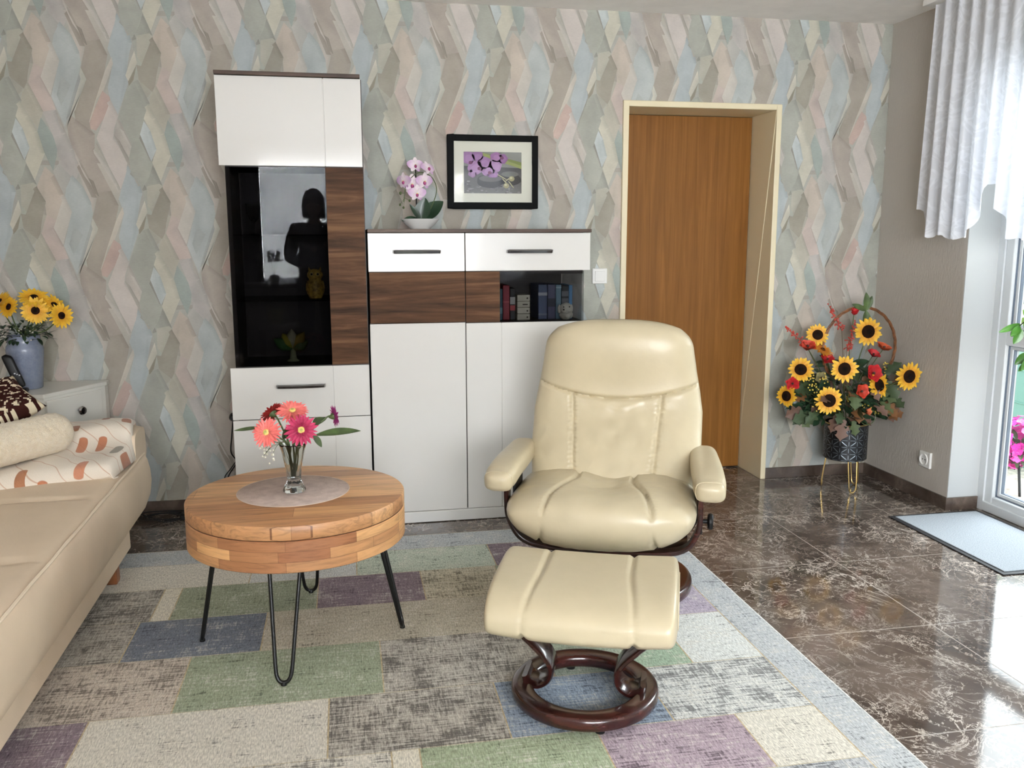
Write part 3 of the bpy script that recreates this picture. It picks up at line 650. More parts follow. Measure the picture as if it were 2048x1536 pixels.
pr.poly([P2(0, 0), P2(1, 0), P2(1, 1), P2(0, 1)], [lin((92, 90, 92)), lin((96, 96, 98)), lin((150, 152, 146)), lin((132, 134, 130))])
pr.poly([P2(0, 0, 1), P2(1, 0, 1), P2(1, .62, 1), P2(0, .66, 1)], [lin((110, 108, 108)), lin((120, 120, 118)), lin((66, 66, 68)), lin((60, 60, 62))])
rr = random.Random(2)
for i in range(60): blob(rr.random(), rr.random()*.34, .01+.03*rr.random(), .006+.012*rr.random(), rr.choice([(150, 148, 148), (60, 58, 60), (130, 126, 130), (86, 82, 88)]), 2, 8)
blob(.46, .30, .24, .17, (42, 42, 44), 3, 24, .03); blob(.46, .36, .20, .08, (92, 90, 90), 4, 20)
blob(.80, .34, .20, .15, (50, 50, 50), 3, 22, .03, 1); blob(.80, .47, .15, .07, (108, 110, 106), 4, 20)
for (y_, c_) in ((.78, (124, 136, 70)), (.70, (150, 160, 92))):
    pr.poly([P2(.3, y_+.22, 3), P2(1, y_-.10, 3), P2(1, y_-.02, 3), P2(.3, y_+.29 if y_ < .75 else 1, 3)], lin(c_))
for (u, v, ru, rv, c_) in ((.08, .86, .11, .16, (160, 118, 168)), (.24, .90, .10, .12, (148, 106, 158)), (.20, .62, .13, .17, (170, 128, 178)), (.36, .74, .12, .15, (164, 122, 174)), (.55, .68, .11, .16, (176, 138, 186)), (.42, .56, .12, .14, (170, 130, 180)), (.56, .88, .10, .12, (160, 112, 164)), (.68, .84, .08, .12, (150, 100, 156)), (.15, .48, .07, .10, (162, 122, 172)), (.50, .46, .10, .08, (150, 104, 160))):
    blob(u, v, ru, rv, c_, 5, 22, .05, u*9); blob(u+.01, v-.02, ru*.6, rv*.6, tuple(x+14 for x in c_), 6, 18, .06, v*7)
for (u, v) in ((.27, .60), (.45, .50), (.66, .86), (.12, .74)): blob(u, v, .035, .04, (112, 50, 96), 7, 12, .1)
for (u, v, q, a) in ((.66, .40, .10, -.5), (.72, .28, .09, -.8), (.78, .36, .08, .6), (.82, .22, .08, -.9)): blob(u, v, q, .012, (188, 184, 140), 8, 10, 0, 0, a)
for (u, v) in ((.83, .36), (.735, .19)): blob(u, v, .05, .065, (158, 152, 112), 9, 16); blob(u-.01, v+.02, .025, .03, (196, 192, 150), 10, 12)
pr.build('print', M['misc'], pf, smooth=False, fix=False)
MB().box(-.2, .2, -.0175, -.016, -.15, .15).build('glazing', M['picture_glass'], pf, smooth=False)
MB().box(-.21, .21, -.007, -.0005, -.16, .16).build('backing', M['black_frame'], pf, smooth=False)

# light switch and socket
sw = thing('light_switch', 'white square rocker light switch on the wallpaper beside the door', 'light switch', (.834, -.0042, 1.15), 0)
MB().box(-.040, .040, -.009, 0, -.040, .040).build('plate', M['white_plastic'], sw, bevel=.003)
MB().box(-.027, .027, -.013, -.008, -.027, .027).build('rocker', M['white_plastic'], sw, bevel=.002)
so = thing('wall_socket', 'white power socket on the plain right wall near the floor', 'socket', (XR-.0005, -.535, .215), R(-90))
MB().box(-.041, .041, -.010, 0, -.041, .041).build('plate', M['white_plastic'], so, bevel=.003)
o = MB().lathe([(.031, -.002), (.031, .006), (.027, .006), (.023, .002), (.0225, .0008), (0, .0008)], 30).build('insert', M['white_plastic'], so)
o.rotation_euler = (R(90), 0, 0); o.location = (0, -.0101, 0)
for s in (-1, 1):
    p_ = MB(); p_.lathe([(0, 0), (.0034, 0), (.0034, .0006), (0, .0006)], 12, (s*.0095, 0, .0007))
    p_.build('contact_hole', M['black_plastic'], o)
MB().box(.043, .050, -.014, 0, -.040, .044).build('cover_flap', M['white_plastic'], so, bevel=.002)

# ------------------------------------------------------------------ recliner
CH = thing('recliner_chair', 'cream leather swivel recliner with dark wooden ring base', 'armchair', (.49, -1.345, .0098), R(-22))
def bump_(d, s): return math.exp(-(d/s)**2)
def back_w(z):
    K = [(.30, .30), (.38, .328), (.50, .343), (.64, .345), (.72, .333), (.80, .318), (.90, .302), (.96, .288), (1.02, .27)]
    for (a, wa), (b2, wb2) in zip(K, K[1:]):
        if z <= b2: q = (z-a)/(b2-a); q = max(0, min(1, q)); return wa+(wb2-wa)*q
    return .27
def back_mid(z): 
    t = (z-.35)/.66
    return .16+.20*t+.05*math.sin(PI*min(1, max(0, t)))-.02*math.cos(2*PI*t)
zs_head = lambda x: .695+.062*(x/.33)**2
def back_pt(i, j, nu, nv, side):
    s = -1+2*i/(nu-1); t = j/(nv-1)
    s = math.sin(s*PI/2)*.55+s*.45
    tau = 2*t-1; tau = math.sin(tau*PI/2)*.5+tau*.5; tt = (tau+1)/2
    z = .32+.69*tt
    q = max(0, (tt-.86)/.14)
    x = back_w(z)*s*(1-.09*q**2.2); z -= .035*abs(s)**3*q
    T = .078*max(0, 1-abs(s)**4.5)**.5*max(0, 1-abs(tau)**9)**.5
    head = z > zs_head(x)
    if side < 0:
        Tf = T
        Tf += .018*bump_(z-.52, .10)*bump_(x, .2)                # lumbar fullness
        if head: Tf += .020*bump_(z-.87, .14)*(1-abs(s)**3)
        k = min(1, T/.03)
        xs_ = .165+.03*(z-.35)/.36 if z < .72 else .2
        d = abs(abs(x)-xs_+.015)
        if not head:
            Tf -= k*.012*bump_(d, .007)
            Tf += k*.0028*math.sin(z*2*PI/.017)*bump_(d-.010, .010)
            if abs(x) > xs_: Tf += k*.006*bump_(abs(x)-xs_-.07, .07)
            Tf += k*.016*(noise.noise(Vector((x*13, z*15, 3)))*bump_(x-.02, .12)*bump_(z-.6, .09))+k*.0022*noise.noise(Vector((x*30, z*30, 7)))
            Tf += k*.005*bump_((z-.655)-.35*abs(x-.01), .012)*bump_(x, .10)
        Tf -= k*.014*bump_(z-zs_head(x), .007)
        return (x, back_mid(z)-Tf, z)
    return (x, back_mid(z)+T*.9, z)
NU, NV = 130, 170
full = MB(); full.grid(NU, NV, lambda i, j: back_pt(i, j, NU, NV, -1)); full.grid(NU, NV, lambda i, j: back_pt(i, j, NU, NV, 1))
def split(mb, pred):
    a, b2 = MB(), MB()
    for fc in mb.f:
        cx = sum(mb.v[k][0] for k in fc)/len(fc); cz = sum(mb.v[k][2] for k in fc)/len(fc); cy_ = sum(mb.v[k][1] for k in fc)/len(fc)
        T_ = a if pred(cx, cy_, cz) else b2
        o = len(T_.v); T_.v += [mb.v[k] for k in fc]; T_.f.append(tuple(range(o, o+len(fc))))
    return a, b2
hp, bp_ = split(full, lambda x, y, z: z > zs_head(x))
br_ = bp_.build('backrest', M['leather'], CH, angle=180)
hp.build('headrest', M['leather'], br_, angle=180)
# seat
def seat_pt(i, j, nu, nv, side):
    s = -1+2*i/(nu-1); t = -1+2*j/(nv-1)
    s = math.sin(s*PI/2)*.6+s*.4; t = math.sin(t*PI/2)*.6+t*.4
    x = -.020+.348*s*(1-.10*max(0, -t)**4); y = -.035+.300*t+.05*abs(s)**3*(1 if t < 0 else .2)*max(0, -t)
    zm = .336+.012*abs(s)**2-.01*t
    e = max(0, 1-abs(s)**3.0)**.5*max(0, 1-abs(t)**5.5)**.5
    g = min(1, max(0, (-t+.15)/1.15))
    us = .108+.085*g if side > 0 else .193+.07*(1-abs(t) if t < 0 else 1)
    k = min(1, e*2)
    d = abs(abs(x+.02)-us)
    H_ = .106*e if side > 0 else .122*e
    if side > 0: H_ -= .030*bump_(x, .11)*min(1, (t+1)*1.2)*k
    H_ -= k*.014*bump_(d, .008)
    if (side > 0 and t < -.5) or (side < 0 and t < 0): H_ += k*.003*math.sin((y*.6+H_)*2*PI/.016)*bump_(d-.010, .011)
    H_ += k*.0018*noise.noise(Vector((x*26, y*26, 4)))
    if side > 0 and abs(x) < us: H_ += k*.004*noise.noise(Vector((x*14, y*14, 1)))
    return (x, y, zm+side*H_)
NS = 110
sm = MB(); sm.grid(NS, NS, lambda i, j: seat_pt(i, j, NS, NS, 1)); sm.grid(NS, NS, lambda i, j: seat_pt(i, j, NS, NS, -1))
sm.build('seat', M['leather'], CH, angle=180)
# armrests
for s in (-1, 1):
    def arm_pt(i, j, s=s):
        t = -1+2*i/39; t = math.sin(t*PI/2); a = 2*PI*j/40
        y = .03+.245*t; e = max(.0, 1-abs(t)**11)**(1/2.6)
        cz = .474+.008*t-.034*max(0, -t-.30)**1.5; cx = s*(.372-.012*t) - .012
        ca, sa = math.cos(a), math.sin(a)
        hx = .058*(1-.12*max(0, t)); hz = .042
        X = hx*e*math.copysign(abs(ca)**.62, ca); Z = hz*e*math.copysign(abs(sa)**.62, sa)
        # seam line round the front pad
        dz = bump_(t+.80, .03)*.004
        q = 1-dz/.05
        return (cx+X*q, y-.012*Z/.045*max(0, -t)**6, cz+Z*q)
    ar_ = MB().grid(40, 40, arm_pt, cv=True).build('armrest', M['leather'], CH, angle=180)
    k_ = 6; MB().tube([Vector(arm_pt(k_, j)) for j in range(40)], .0018, 6, closed=True).build('seam_piping', M['leather'], ar_)
# bent wooden frame
for yy, nm in ((-.10, 'front_frame'), (.10, 'rear_frame')):
    P = catmull([(-.372, yy-.03, .45), (-.374, yy-.02, .36), (-.368, yy, .285), (-.32, yy, .212), (-.22, yy, .185), (0, yy, .178), (.20, yy, .185), (.295, yy, .212), (.335, yy, .285), (.340, yy-.02, .36), (.338, yy-.03, .45)], 7)
    MB().band(P, .05, .018, (0, 1, 0)).build(nm, M['dark_wood'], CH)
for s in (-1, 1):
    MB().box(s*.352-.006-.008, s*.352+.006-.008, -.06, .09, .25, .46).build('side_plate', M['black_metal'], CH, bevel=.004)
kb = MB().lathe([(0, .0), (.008, .0), (.008, .018), (.024, .02), (.030, .026), (.030, .034), (.026, .039), (0, .040)], 28).build('adjusting_knob', M['black_plastic'], CH)
kb.rotation_euler = (0, R(90), 0); kb.location = (.348, -.075, .308)
def ring_base(parent, Ro, Ri, h, z0=.012):
    mb = MB(); pr_ = []
    w_ = (Ro-Ri)/2; c = (Ro+Ri)/2
    for k in range(16):
        a = 2*PI*k/16; ca, sa = math.cos(a), math.sin(a)
        pr_.append((c+w_*math.copysign(abs(ca)**.55, ca), z0+h/2+h/2*math.copysign(abs(sa)**.55, sa)))
    mb.lathe(pr_+[pr_[0]], 80); o = mb.build('ring_base', M['dark_wood'], parent)
    for a in (20, 110, 200, 290):
        MB().lathe([(0, 0), (.014, 0), (.014, z0+.002), (0, z0+.002)], 14, (c*math.cos(R(a)), c*math.sin(R(a)), 0)).build('foot', M['black_plastic'], o)
    return o
ring_base(CH, .32, .245, .05)
for s in (-1, 1):
    P = catmull([(s*.262, 0, .072), (s*.235, 0, .058), (s*.19, 0, .066), (s*.165, 0, .10), (s*.18, 0, .14), (s*.235, 0, .175), (s*.30, 0, .20)], 8)
    MB().band(P, .12, .018, (0, 1, 0)).build('support_arm', M['dark_wood'], CH)
MB().lathe([(0, .165), (.09, .165), (.09, .18), (.06, .185), (.06, .25), (0, .25)], 30).build('swivel_hub', M['black_metal'], CH)

# footstool
FS = thing('footstool', 'cream leather footstool on a dark wooden ring, in front of the recliner', 'footstool', (.175, -2.14, .0098), R(-22))
def stool_pt(i, j):
    s = -1+2*i/99; s = math.sin(s*PI/2)*.45+s*.55; a = 2*PI*j/110
    ca, sa = math.cos(a), math.sin(a)
    e = max(0, 1-abs(s)**44)**.5
    y = .213*math.copysign(abs(ca)**.62, ca); zz = math.copysign(abs(sa)**.72, sa)
    x = .268*s
    top = zz > 0
    hz = .062*zz
    z = .323+hz+.030*(y/.213)*.5
    if top: z -= .022*max(0, -y/.213-.2)**2*1.0; z += .008*abs(s)**2
    else: z -= .016*(1-s*s)
    us = .128+.022*max(0, -y/.2)
    d = abs(abs(x)-us); nl = .010*bump_(d, .007)-.0022*math.sin((y*.8+z)*2*PI/.018)*bump_(d-.008, .009)*(1 if y < -.12 else .15)
    nl -= .004*noise.noise(Vector((x*9, y*9, 5)))*bump_(x, .1)*.5
    nl += .003*(abs(abs(s)-.985) < .004)
    q = 1-nl/.07
    return (x*(1-.004*(1-e)), y*e*(1-nl*1.2), .323+(z-.323)*e*q)
MB().grid(100, 110, stool_pt, cv=True).build('cushion', M['leather'], FS, angle=180)
for s in (-1, 1):
    mb = MB(); pts = [stool_pt(99 if s > 0 else 0, 0)]
    pts = [Vector(stool_pt(98 if s > 0 else 1, j)) for j in range(0, 110, 2)]
    mb.tube([p+Vector((s*.0, 0, 0)) for p in pts], .0024, 6, closed=True).build('piping', M['leather'], FS)
ring_base(FS, .216, .152, .042)
for s in (-1, 1):
    P = catmull([(s*.172, 0, .075), (s*.165, 0, .052), (s*.135, 0, .044), (s*.105, 0, .062), (s*.095, 0, .095), (s*.112, 0, .132), (s*.155, 0, .175), (s*.195, 0, .215), (s*.212, 0, .262)], 8)
    MB().band(P, .10, .016, (0, 1, 0)).build('support_arm', M['dark_wood'], FS)
MB().box(-.215, .215, -.055, .055, .252, .268).build('under_plate', M['dark_wood'], FS, bevel=.003)

# ------------------------------------------------------------------ coffee table
CT = thing('coffee_table', 'round acacia drum coffee table on black hairpin legs', 'table', (-.66, -1.528, .0098))
t = NT('acacia_table_top'); v = t.coord()
br = t.n('TexBrick'); br.offset = .37; br.offset_frequency = 2
for k, val in (('Scale', 1), ('Brick Width', .9), ('Row Height', .088), ('Mortar Size', .0006), ('Bias', 0)): br.inputs[k].default_value = val
br.inputs['Color1'].default_value = lin((216, 168, 118)); br.inputs['Color2'].default_value = lin((160, 112, 74)); br.inputs['Mortar'].default_value = lin((110, 72, 44))
t.l(v, br.inputs['Vector'])
gr = t.ramp(t.noise(t.coord(scale=(3.5, 40, 40)), 1, 6, .62, 1.5), [(.30, g3(.52)), (.48, g3(.98)), (.72, g3(1.25))])
t.set(Base_Color=t.mix(1, br.outputs[0], gr, 'MULTIPLY'), Roughness=.42); M['acacia_top'] = t.m
t = NT('acacia_staves'); tcn = t.n('TexCoord')
br = t.n('TexBrick'); br.offset = .43; br.offset_frequency = 2; br.squash = .7; br.squash_frequency = 3
for k, val in (('Scale', 1), ('Brick Width', .22), ('Row Height', .033), ('Mortar Size', .0005)): br.inputs[k].default_value = val
br.inputs['Color1'].default_value = lin((212, 164, 112)); br.inputs['Color2'].default_value = lin((138, 88, 58)); br.inputs['Mortar'].default_value = lin((100, 66, 42))
t.l(tcn.outputs['UV'], br.inputs['Vector'])
mp = t.n('Mapping'); mp.inputs['Scale'].default_value = (5, 40, 1); t.l(tcn.outputs['UV'], mp.inputs[0])
gr = t.ramp(t.noise(mp.outputs[0], 1, 6, .6, 2.0), [(.3, g3(.66)), (.5, g3(1)), (.72, g3(1.18))])
t.set(Base_Color=t.mix(1, br.outputs[0], gr, 'MULTIPLY'), Roughness=.4); M['acacia_side'] = t.m
def uv_cyl(o, Rr):
    me = o.data; uv = me.uv_layers.new(name='UVMap')
    for p in me.polygons:
        aa = [math.atan2(me.vertices[me.loops[l].vertex_index].co.y, me.vertices[me.loops[l].vertex_index].co.x) for l in p.loop_indices]
        if max(aa)-min(aa) > PI: aa = [a+2*PI if a < 0 else a for a in aa]
        for l, a in zip(p.loop_indices, aa): uv.data[l].uv = (a*Rr+3, me.vertices[me.loops[l].vertex_index].co.z+1.003)
tp = MB().lathe([(0, .496), (.351, .496), (.3545, .495), (.357, .491), (.357, .456), (.354, .451), (0, .451)], 120).build('tabletop', M['acacia_top'], CT)
dm = MB().lathe([(.30, .449), (.354, .449), (.357, .446), (.357, .352), (.354, .349), (0, .349)], 120).build('drum', M['acacia_side'], CT); uv_cyl(dm, .357)
for k, (tx, ty) in enumerate([(-.330, -.012), (-.041, -.368), (.339, -.037), (.015, .337)]):
    d = Vector((tx, ty, 0)); n_ = d.normalized(); sd = Vector((-n_.y, n_.x, 0)); top = n_*.268
    P = [top+(d-top)*((.35-z_)/.3415)+sd*s_+Vector((0, 0, z_)) for s_, z_ in ((.048, .35), (.026, .06), (.022, .03), (.013, .013), (0, .0085), (-.013, .013), (-.022, .03), (-.026, .06), (-.048, .35))]
    pts = [P[0]+(P[1]-P[0])*q/6 for q in range(6)]+catmull(P[1:-1], 4)+[P[-2]+(P[-1]-P[-2])*q/6 for q in range(1, 7)]
    lg = MB().tube(pts, .0062, 10).build('hairpin_leg', M['black_metal'], CT)
    MB().lathe([(0, 0), (.009, 0), (.009, .006), (.006, .012), (0, .012)], 14, d).build('foot', M['black_plastic'], lg)

pm = MB().lathe([(0, 0), (.184, 0), (.186, .001), (.184, .0025), (0, .0026)], 90).build('placemat', plain('grey_felt', (184, 166, 156), .95, spec=.1, var=.07, vscale=26, bump=.3, bscale=200))
pm.location = (-.672, -1.505, .5061); tag(pm, 'round grey felt placemat on the coffee table', 'placemat')
MB().tube([(.185*math.cos(2*PI*k/90), .185*math.sin(2*PI*k/90), .0016) for k in range(90)], .0015, 6, closed=True).build('stitched_rim', plain('placemat_rim', (196, 178, 162), .8), pm)

# ------------------------------------------------------------------ sofa and what lies on it
SF = thing('sofa', 'beige leather sofa along the left wall with a low end bolster', 'sofa', (-1.352, -.66, .0), R(0.95))
# local frame: x <= 0 runs back to the wall, y <= 0 runs towards the camera
YN = -2.9
prof = [(-1.0, .43), (-.95, .44), (-.6, .442), (-.25, .442), (-.06, .440), (-.012, .434), (0, .424), (.008, .405), (.016, .36), (.018, .31), (.010, .25), (-.006, .20), (-.03, .172), (-.06, .165), (-1.0, .165)]
P = [Vector((x, 0, z)) for x, z in prof]
PF = []
for a, b in zip(P, P[1:]):
    n_ = max(1, int((b-a).length/.03)); PF += [a+(b-a)*k/n_ for k in range(n_)]
PF.append(P[-1])
NY = 150
def sofa_pt(i, j):
    p = PF[j]; q = i/(NY-1); y = .125+(YN-.125)*q
    z = p.z; x = p.x
    # far end is undercut like the front
    if i < 6 and z < .43:
        h = (.43-z); y += .012*math.sin(PI*min(1, h/.24))-.10*max(0, (h-.20)/.07)**1.2*(1-i/6)
    if z > .40 and x < -.03:
        for ys in (-.56, -1.18, -1.80, -2.42):
            z -= .020*bump_(y-ys-.05*x, .014)*min(1, (-x-.03)/.10)
        z += .010*abs(math.sin((y+.56)/.62*PI))**.6*min(1, (-x-.03)/.2)
        z += .004*noise.noise(Vector((x*3, y*3, 0)))
    return (x, y, z)
MB().grid(NY, len(PF), sofa_pt).poly([sofa_pt(0, j) for j in range(len(PF))]).build('seat', M['sofa'], SF, angle=50)
MB().tube([(-.004, .125+(YN-.125)*k/60, .4335+.0012*math.sin(k*.9)) for k in range(61)], .0055, 8).build('front_piping', M['piping'], SF)
b = MB(); b.box(-.98, -.045, YN+.05, -.05, .07, .17); b.build('plinth_skirt', M['sofa'], SF, bevel=.006)
# far bolster
mb = MB()
def arm2(i, j):
    s = i/29; x = -.002-.95*s; a = 2*PI*j/36; ca, sa = math.cos(a), math.sin(a)
    e = min(1, (1-max(0, 1-s/.04)**2)**.5+.0)
    y = .065+.112*math.copysign(abs(ca)**.5, ca)*(.93+.07*e); z = .475+.085*math.copysign(abs(sa)**.55, sa)*(.9+.1*e)
    return (x+.014*abs(ca)*0, y, z)
mb.grid(30, 36, arm2, cv=True).poly([arm2(0, j) for j in range(36)]); mb.build('end_bolster', M['sofa'], SF, angle=60)
MB().box(-1.0, -.80, YN, .17, .43, .80).build('backrest', M['sofa'], SF, bevel=.06, segs=5)
for (x, y) in ((-.075, -.28), (-.075, -2.6), (-.9, -.28), (-.9, -2.6)):
    MB().prism([(x-.028, y-.028), (x+.028, y-.028), (x+.028, y+.028), (x-.028, y+.028)], .0095, .16).build('leg', M['acacia_leg'] if 'acacia_leg' in M else wood('sofa_leg_wood', [(92, 52, 28), (126, 76, 44), (150, 98, 60)], 2, 1, .4), SF, bevel=.005)

# folded blanket
t = NT('leaf_print_blanket'); tcn = t.n('TexCoord')
def leaves(scale, rot, thr, off):
    mp = t.n('Mapping'); mp.inputs['Scale'].default_value = scale; mp.inputs['Rotation'].default_value = (0, 0, rot); mp.inputs['Location'].default_value = off
    t.l(tcn.outputs['UV'], mp.inputs[0])
    vo = t.n('TexVoronoi'); vo.voronoi_dimensions = '2D'; vo.distance = 'MINKOWSKI'; vo.inputs['Exponent'].default_value = 1.35; vo.inputs['Scale'].default_value = 1; vo.inputs['Randomness'].default_value = .75; t.l(mp.outputs[0], vo.inputs['Vector'])
    return t.math('MULTIPLY', t.math('SUBTRACT', thr, vo.outputs['Distance']), 30, True), vo.outputs['Color']
m1, c1_ = leaves((18, 7.5, 1), .75, .40, (0.3, .6, 0)); m2, c2_ = leaves((9, 20, 1), .35, .22, (3.3, 1.7, 0))
sp = t.n('SeparateColor'); t.l(c1_, sp.inputs[0])
lc1 = t.ramp(sp.outputs[0], [(0, (150, 92, 52)), (.45, (176, 104, 66)), (.5, (196, 120, 84)), (.8, (140, 130, 116)), (1, (152, 144, 128))])
pick = t.math('GREATER_THAN', sp.outputs[1], .34)
wv = t.n('TexWave'); wv.inputs['Scale'].default_value = 2.2; wv.inputs['Distortion'].default_value = 5; wv.inputs['Detail'].default_value = 1
mp = t.n('Mapping'); mp.inputs['Scale'].default_value = (2.5, 2.5, 1); mp.inputs['Rotation'].default_value = (0, 0, .8); t.l(tcn.outputs['UV'], mp.inputs[0]); t.l(mp.outputs[0], wv.inputs[0])
stem = t.math('MULTIPLY', t.math('SUBTRACT', wv.outputs['Fac'], .985), 90, True)
col = t.mix(t.math('MULTIPLY', stem, .6), (232, 221, 206), (190, 140, 106))
col = t.mix(t.math('MULTIPLY', t.math('MULTIPLY', m1, pick), .92), col, lc1)
t.set(Base_Color=col, Roughness=.9); t.b.inputs['Specular IOR Level'].default_value = .1; t.b.inputs['Sheen Weight'].default_value = .2
nn = t.noise(t.coord(scale=(1, 1, 1)), 240, 2); t.bump(nn, .4, .004); M['blanket'] = t.m
Q = catmull([(0, -.940, .436), (0, -.962, .448), (0, -.962, .478), (0, -.940, .497), (0, -.86, .503), (0, -.775, .505), (0, -.715, .53), (0, -.675, .578), (0, -.60, .584), (0, -.52, .582), (0, -.475, .556), (0, -.462, .50)], 6)
NA = 70
def blk(i, j):
    a = i/(NA-1); p = Q[j]; q = j/(len(Q)-1)
    x = -1.366-.012*math.sin(q*9)-.055*max(0, q-.55)-.80*a
    fr_ = max(0, 1-q/.62)
    y = p.y+.42*(x+1.37)*fr_**1.2*(1 if a < .9 else 1)
    z = p.z+.006*noise.noise(Vector((x*7, y*7, 2)))
    e = min(1, a/.03); e = (1-(1-e)**2)**.5
    base = .436 if p.y < -.70 else (.436+(p.y+.70)/.03*.128 if p.y < -.67 else .564)
    z = base+(z-base)*(.12+.88*e) if p.y < -.47 else z
    z += .010*math.sin(x*17+1)*bump_(y+.62, .09)+.007*math.sin(x*26)*bump_(p.y+.80, .1)
    return (x, y, z)
o = MB().grid(NA, len(Q), blk).build('folded_blanket', M['blanket'], angle=180, solid=.006)
uv = o.data.uv_layers.new(name='UVMap')
for li, l in enumerate(o.data.loops):
    i, j = divmod(l.vertex_index, len(Q)); uv.data[li].uv = (i/(NA-1)*.80, sum((Q[k+1]-Q[k]).length for k in range(j)))
tag(o, 'folded cream blanket with rust brown leaf print on the sofa', 'blanket')

# fleece roll
t = NT('fleece'); v = t.coord()
t.set(Base_Color=t.ramp(t.noise(v, 60, 4), [(.3, (240, 222, 192)), (.7, (250, 236, 212))]), Roughness=1); t.b.inputs['Specular IOR Level'].default_value = .05; t.b.inputs['Sheen Weight'].default_value = .5
t.bump(t.noise(v, 210, 3, .7), 1.0, .006); M['fleece'] = t.m
A, B = Vector((-1.585, -.745, .595)), Vector((-1.95, -1.18, .575))
ax = (A-B).normalized(); e1, e2, _ = basis(ax)
def fl_(i, j):
    s = i/89; a = 2*PI*j/90
    e = (max(0, 1-max(0, abs(2*s-1)-.72)**2/.28**2))**.42 if abs(2*s-1) > .72 else 1
    rr_ = .079*e
    d = e1*math.cos(a)+e2*math.sin(a); p = B+(A-B)*s+d*rr_
    p = p+d*(.0035*noise.noise(p*75)+.003*noise.noise(p*160))
    p.z = max(p.z, .5105)
    return p
o = MB().grid(90, 90, fl_, cv=True).build('fleece_bolster', M['fleece'], angle=180)
tag(o, 'cream fleece roll cushion lying on the leaf print blanket', 'cushion')

# brown knitted cushion
t = NT('brown_knit'); tcn = t.n('TexCoord'); uvx = t.n('SeparateXYZ'); t.l(tcn.outputs['UV'], uvx.inputs[0])
sn = t.n('VectorMath'); sn.operation = 'SNAP'; sn.inputs[1].default_value = (.022, .022, 1); mp = t.n('Mapping'); mp.inputs['Rotation'].default_value = (0, 0, .5); t.l(tcn.outputs['UV'], mp.inputs[0]); t.l(mp.outputs[0], sn.inputs[0])
dots = t.math('MULTIPLY', t.math('SUBTRACT', t.noise(sn.outputs[0], 14, 2), .56), 60, True)
wv = t.n('TexWave'); wv.inputs['Scale'].default_value = 2.6; wv.inputs['Distortion'].default_value = 14; wv.inputs['Detail'].default_value = 1; t.l(tcn.outputs['UV'], wv.inputs[0])
zb = t.math('MULTIPLY', t.math('SUBTRACT', wv.outputs['Fac'], .52), 30, True)
ed = t.math('MAXIMUM', t.math('ABSOLUTE', t.math('SUBTRACT', uvx.outputs[0], .5)), t.math('ABSOLUTE', t.math('SUBTRACT', uvx.outputs[1], .5)))
em = t.math('GREATER_THAN', ed, .40)
fac = t.math('ADD', t.math('MULTIPLY', em, zb), t.math('MULTIPLY', t.math('SUBTRACT', 1, em), dots))
t.set(Base_Color=t.mix(fac, (52, 24, 20), (222, 208, 180)), Roughness=.95); t.b.inputs['Specular IOR Level'].default_value = .1
t.bump(t.noise(t.coord(), 300, 2), .5, .004)
pa = Vector((-.174, .22, -.106))*-1; A_ = Vector((-1.842, -.545, .790)); B_ = Vector((-1.668, -.72, .688))
va = (A_-B_); vb = Vector((-.72, -.56, -.36)).normalized()*.30
vb = (vb-va*(vb.dot(va)/va.length_squared)); nrm = va.cross(vb).normalized()
cen = (A_+B_)/2+vb/2
def cush(side):
    def fn(i, j):
        s = -1+2*i/31; q = -1+2*j/31
        k = 1-.10*(1-abs(s)**2)*abs(q)**3-.0; k2 = 1-.10*(1-abs(q)**2)*abs(s)**3
        T = .055*max(0, (1-s**4)*(1-q**4))**.6
        return cen-vb/2*s*k2+va/2*q*k+nrm*side*T
    return fn
mb = MB(); mb.grid(32, 32, cush(1)); mb.grid(32, 32, cush(-1))
o = mb.build('knitted_cushion', t.m, angle=180)
uv = o.data.uv_layers.new(name='UVMap')
for li, l in enumerate(o.data.loops):
    d = o.data.vertices[l.vertex_index].co-cen
    uv.data[li].uv = (.5-d.dot(vb)/vb.length_squared, .5+d.dot(va)/va.length_squared)
tag(o, 'dark brown knitted cushion with cream motif behind the fleece roll', 'cushion')

# ------------------------------------------------------------------ corner chest, vase, phone
NS_ = thing('corner_chest', 'small white corner chest with a drawer behind the sofa end', 'chest', (-1.605, -.07, 0))
poly = [(0, .055), (0, 0), (-.175, -.33), (-.62, -.33), (-.62, .055)]
ins = lambda k: [(x*(1-k)-.3*k, y*(1-k)-.12*k) for x, y in poly]
MB().prism(poly, .662, .681).build('top', M['white_satin'], NS_, bevel=.003, smooth=False)
MB().prism(ins(.03), .02, .662).build('body', M['white_satin'], NS_, smooth=False)
fa, fb = Vector(ins(.03)[1]+(0,)), Vector(ins(.03)[2]+(0,)); fd = (fb-fa).normalized(); fn_ = Vector((-fd.y, fd.x, 0)); 
if fn_.x < 0: fn_ = -fn_
def face_box(s0, s1, z0, z1, th):
    mb = MB(); Mx = Matrix.Translation(fa) @ Matrix((fd, fn_, Vector((0, 0, 1)))).transposed().to_4x4()
    return mb.box(s0, s1, -.004, th, z0, z1, Mx)
dr = face_box(.035, (fb-fa).length-.004, .50, .650, .012).build('drawer', M['white_satin'], NS_, bevel=.002, smooth=False)
face_box(.035, (fb-fa).length-.004, .04, .494, .012).build('door', M['white_satin'], NS_, bevel=.002, smooth=False)
kp = fa+fd*.185+fn_*.012+Vector((0, 0, .578)); kb = MB().lathe([(0, 0), (.005, 0), (.006, .012), (.018, .016), (.021, .024), (.016, .032), (0, .034)], 20).build('knob', M['chrome'], dr)
kb.rotation_euler = fn_.to_track_quat('Z', 'Y').to_euler(); kb.location = kp
for (x, y) in ((-.03, .03), (-.19, -.29), (-.58, -.29), (-.58, .03)): MB().box(x-.015, x+.015, y-.015, y+.015, 0.001, .021).build('leg', M['white_satin'], NS_)

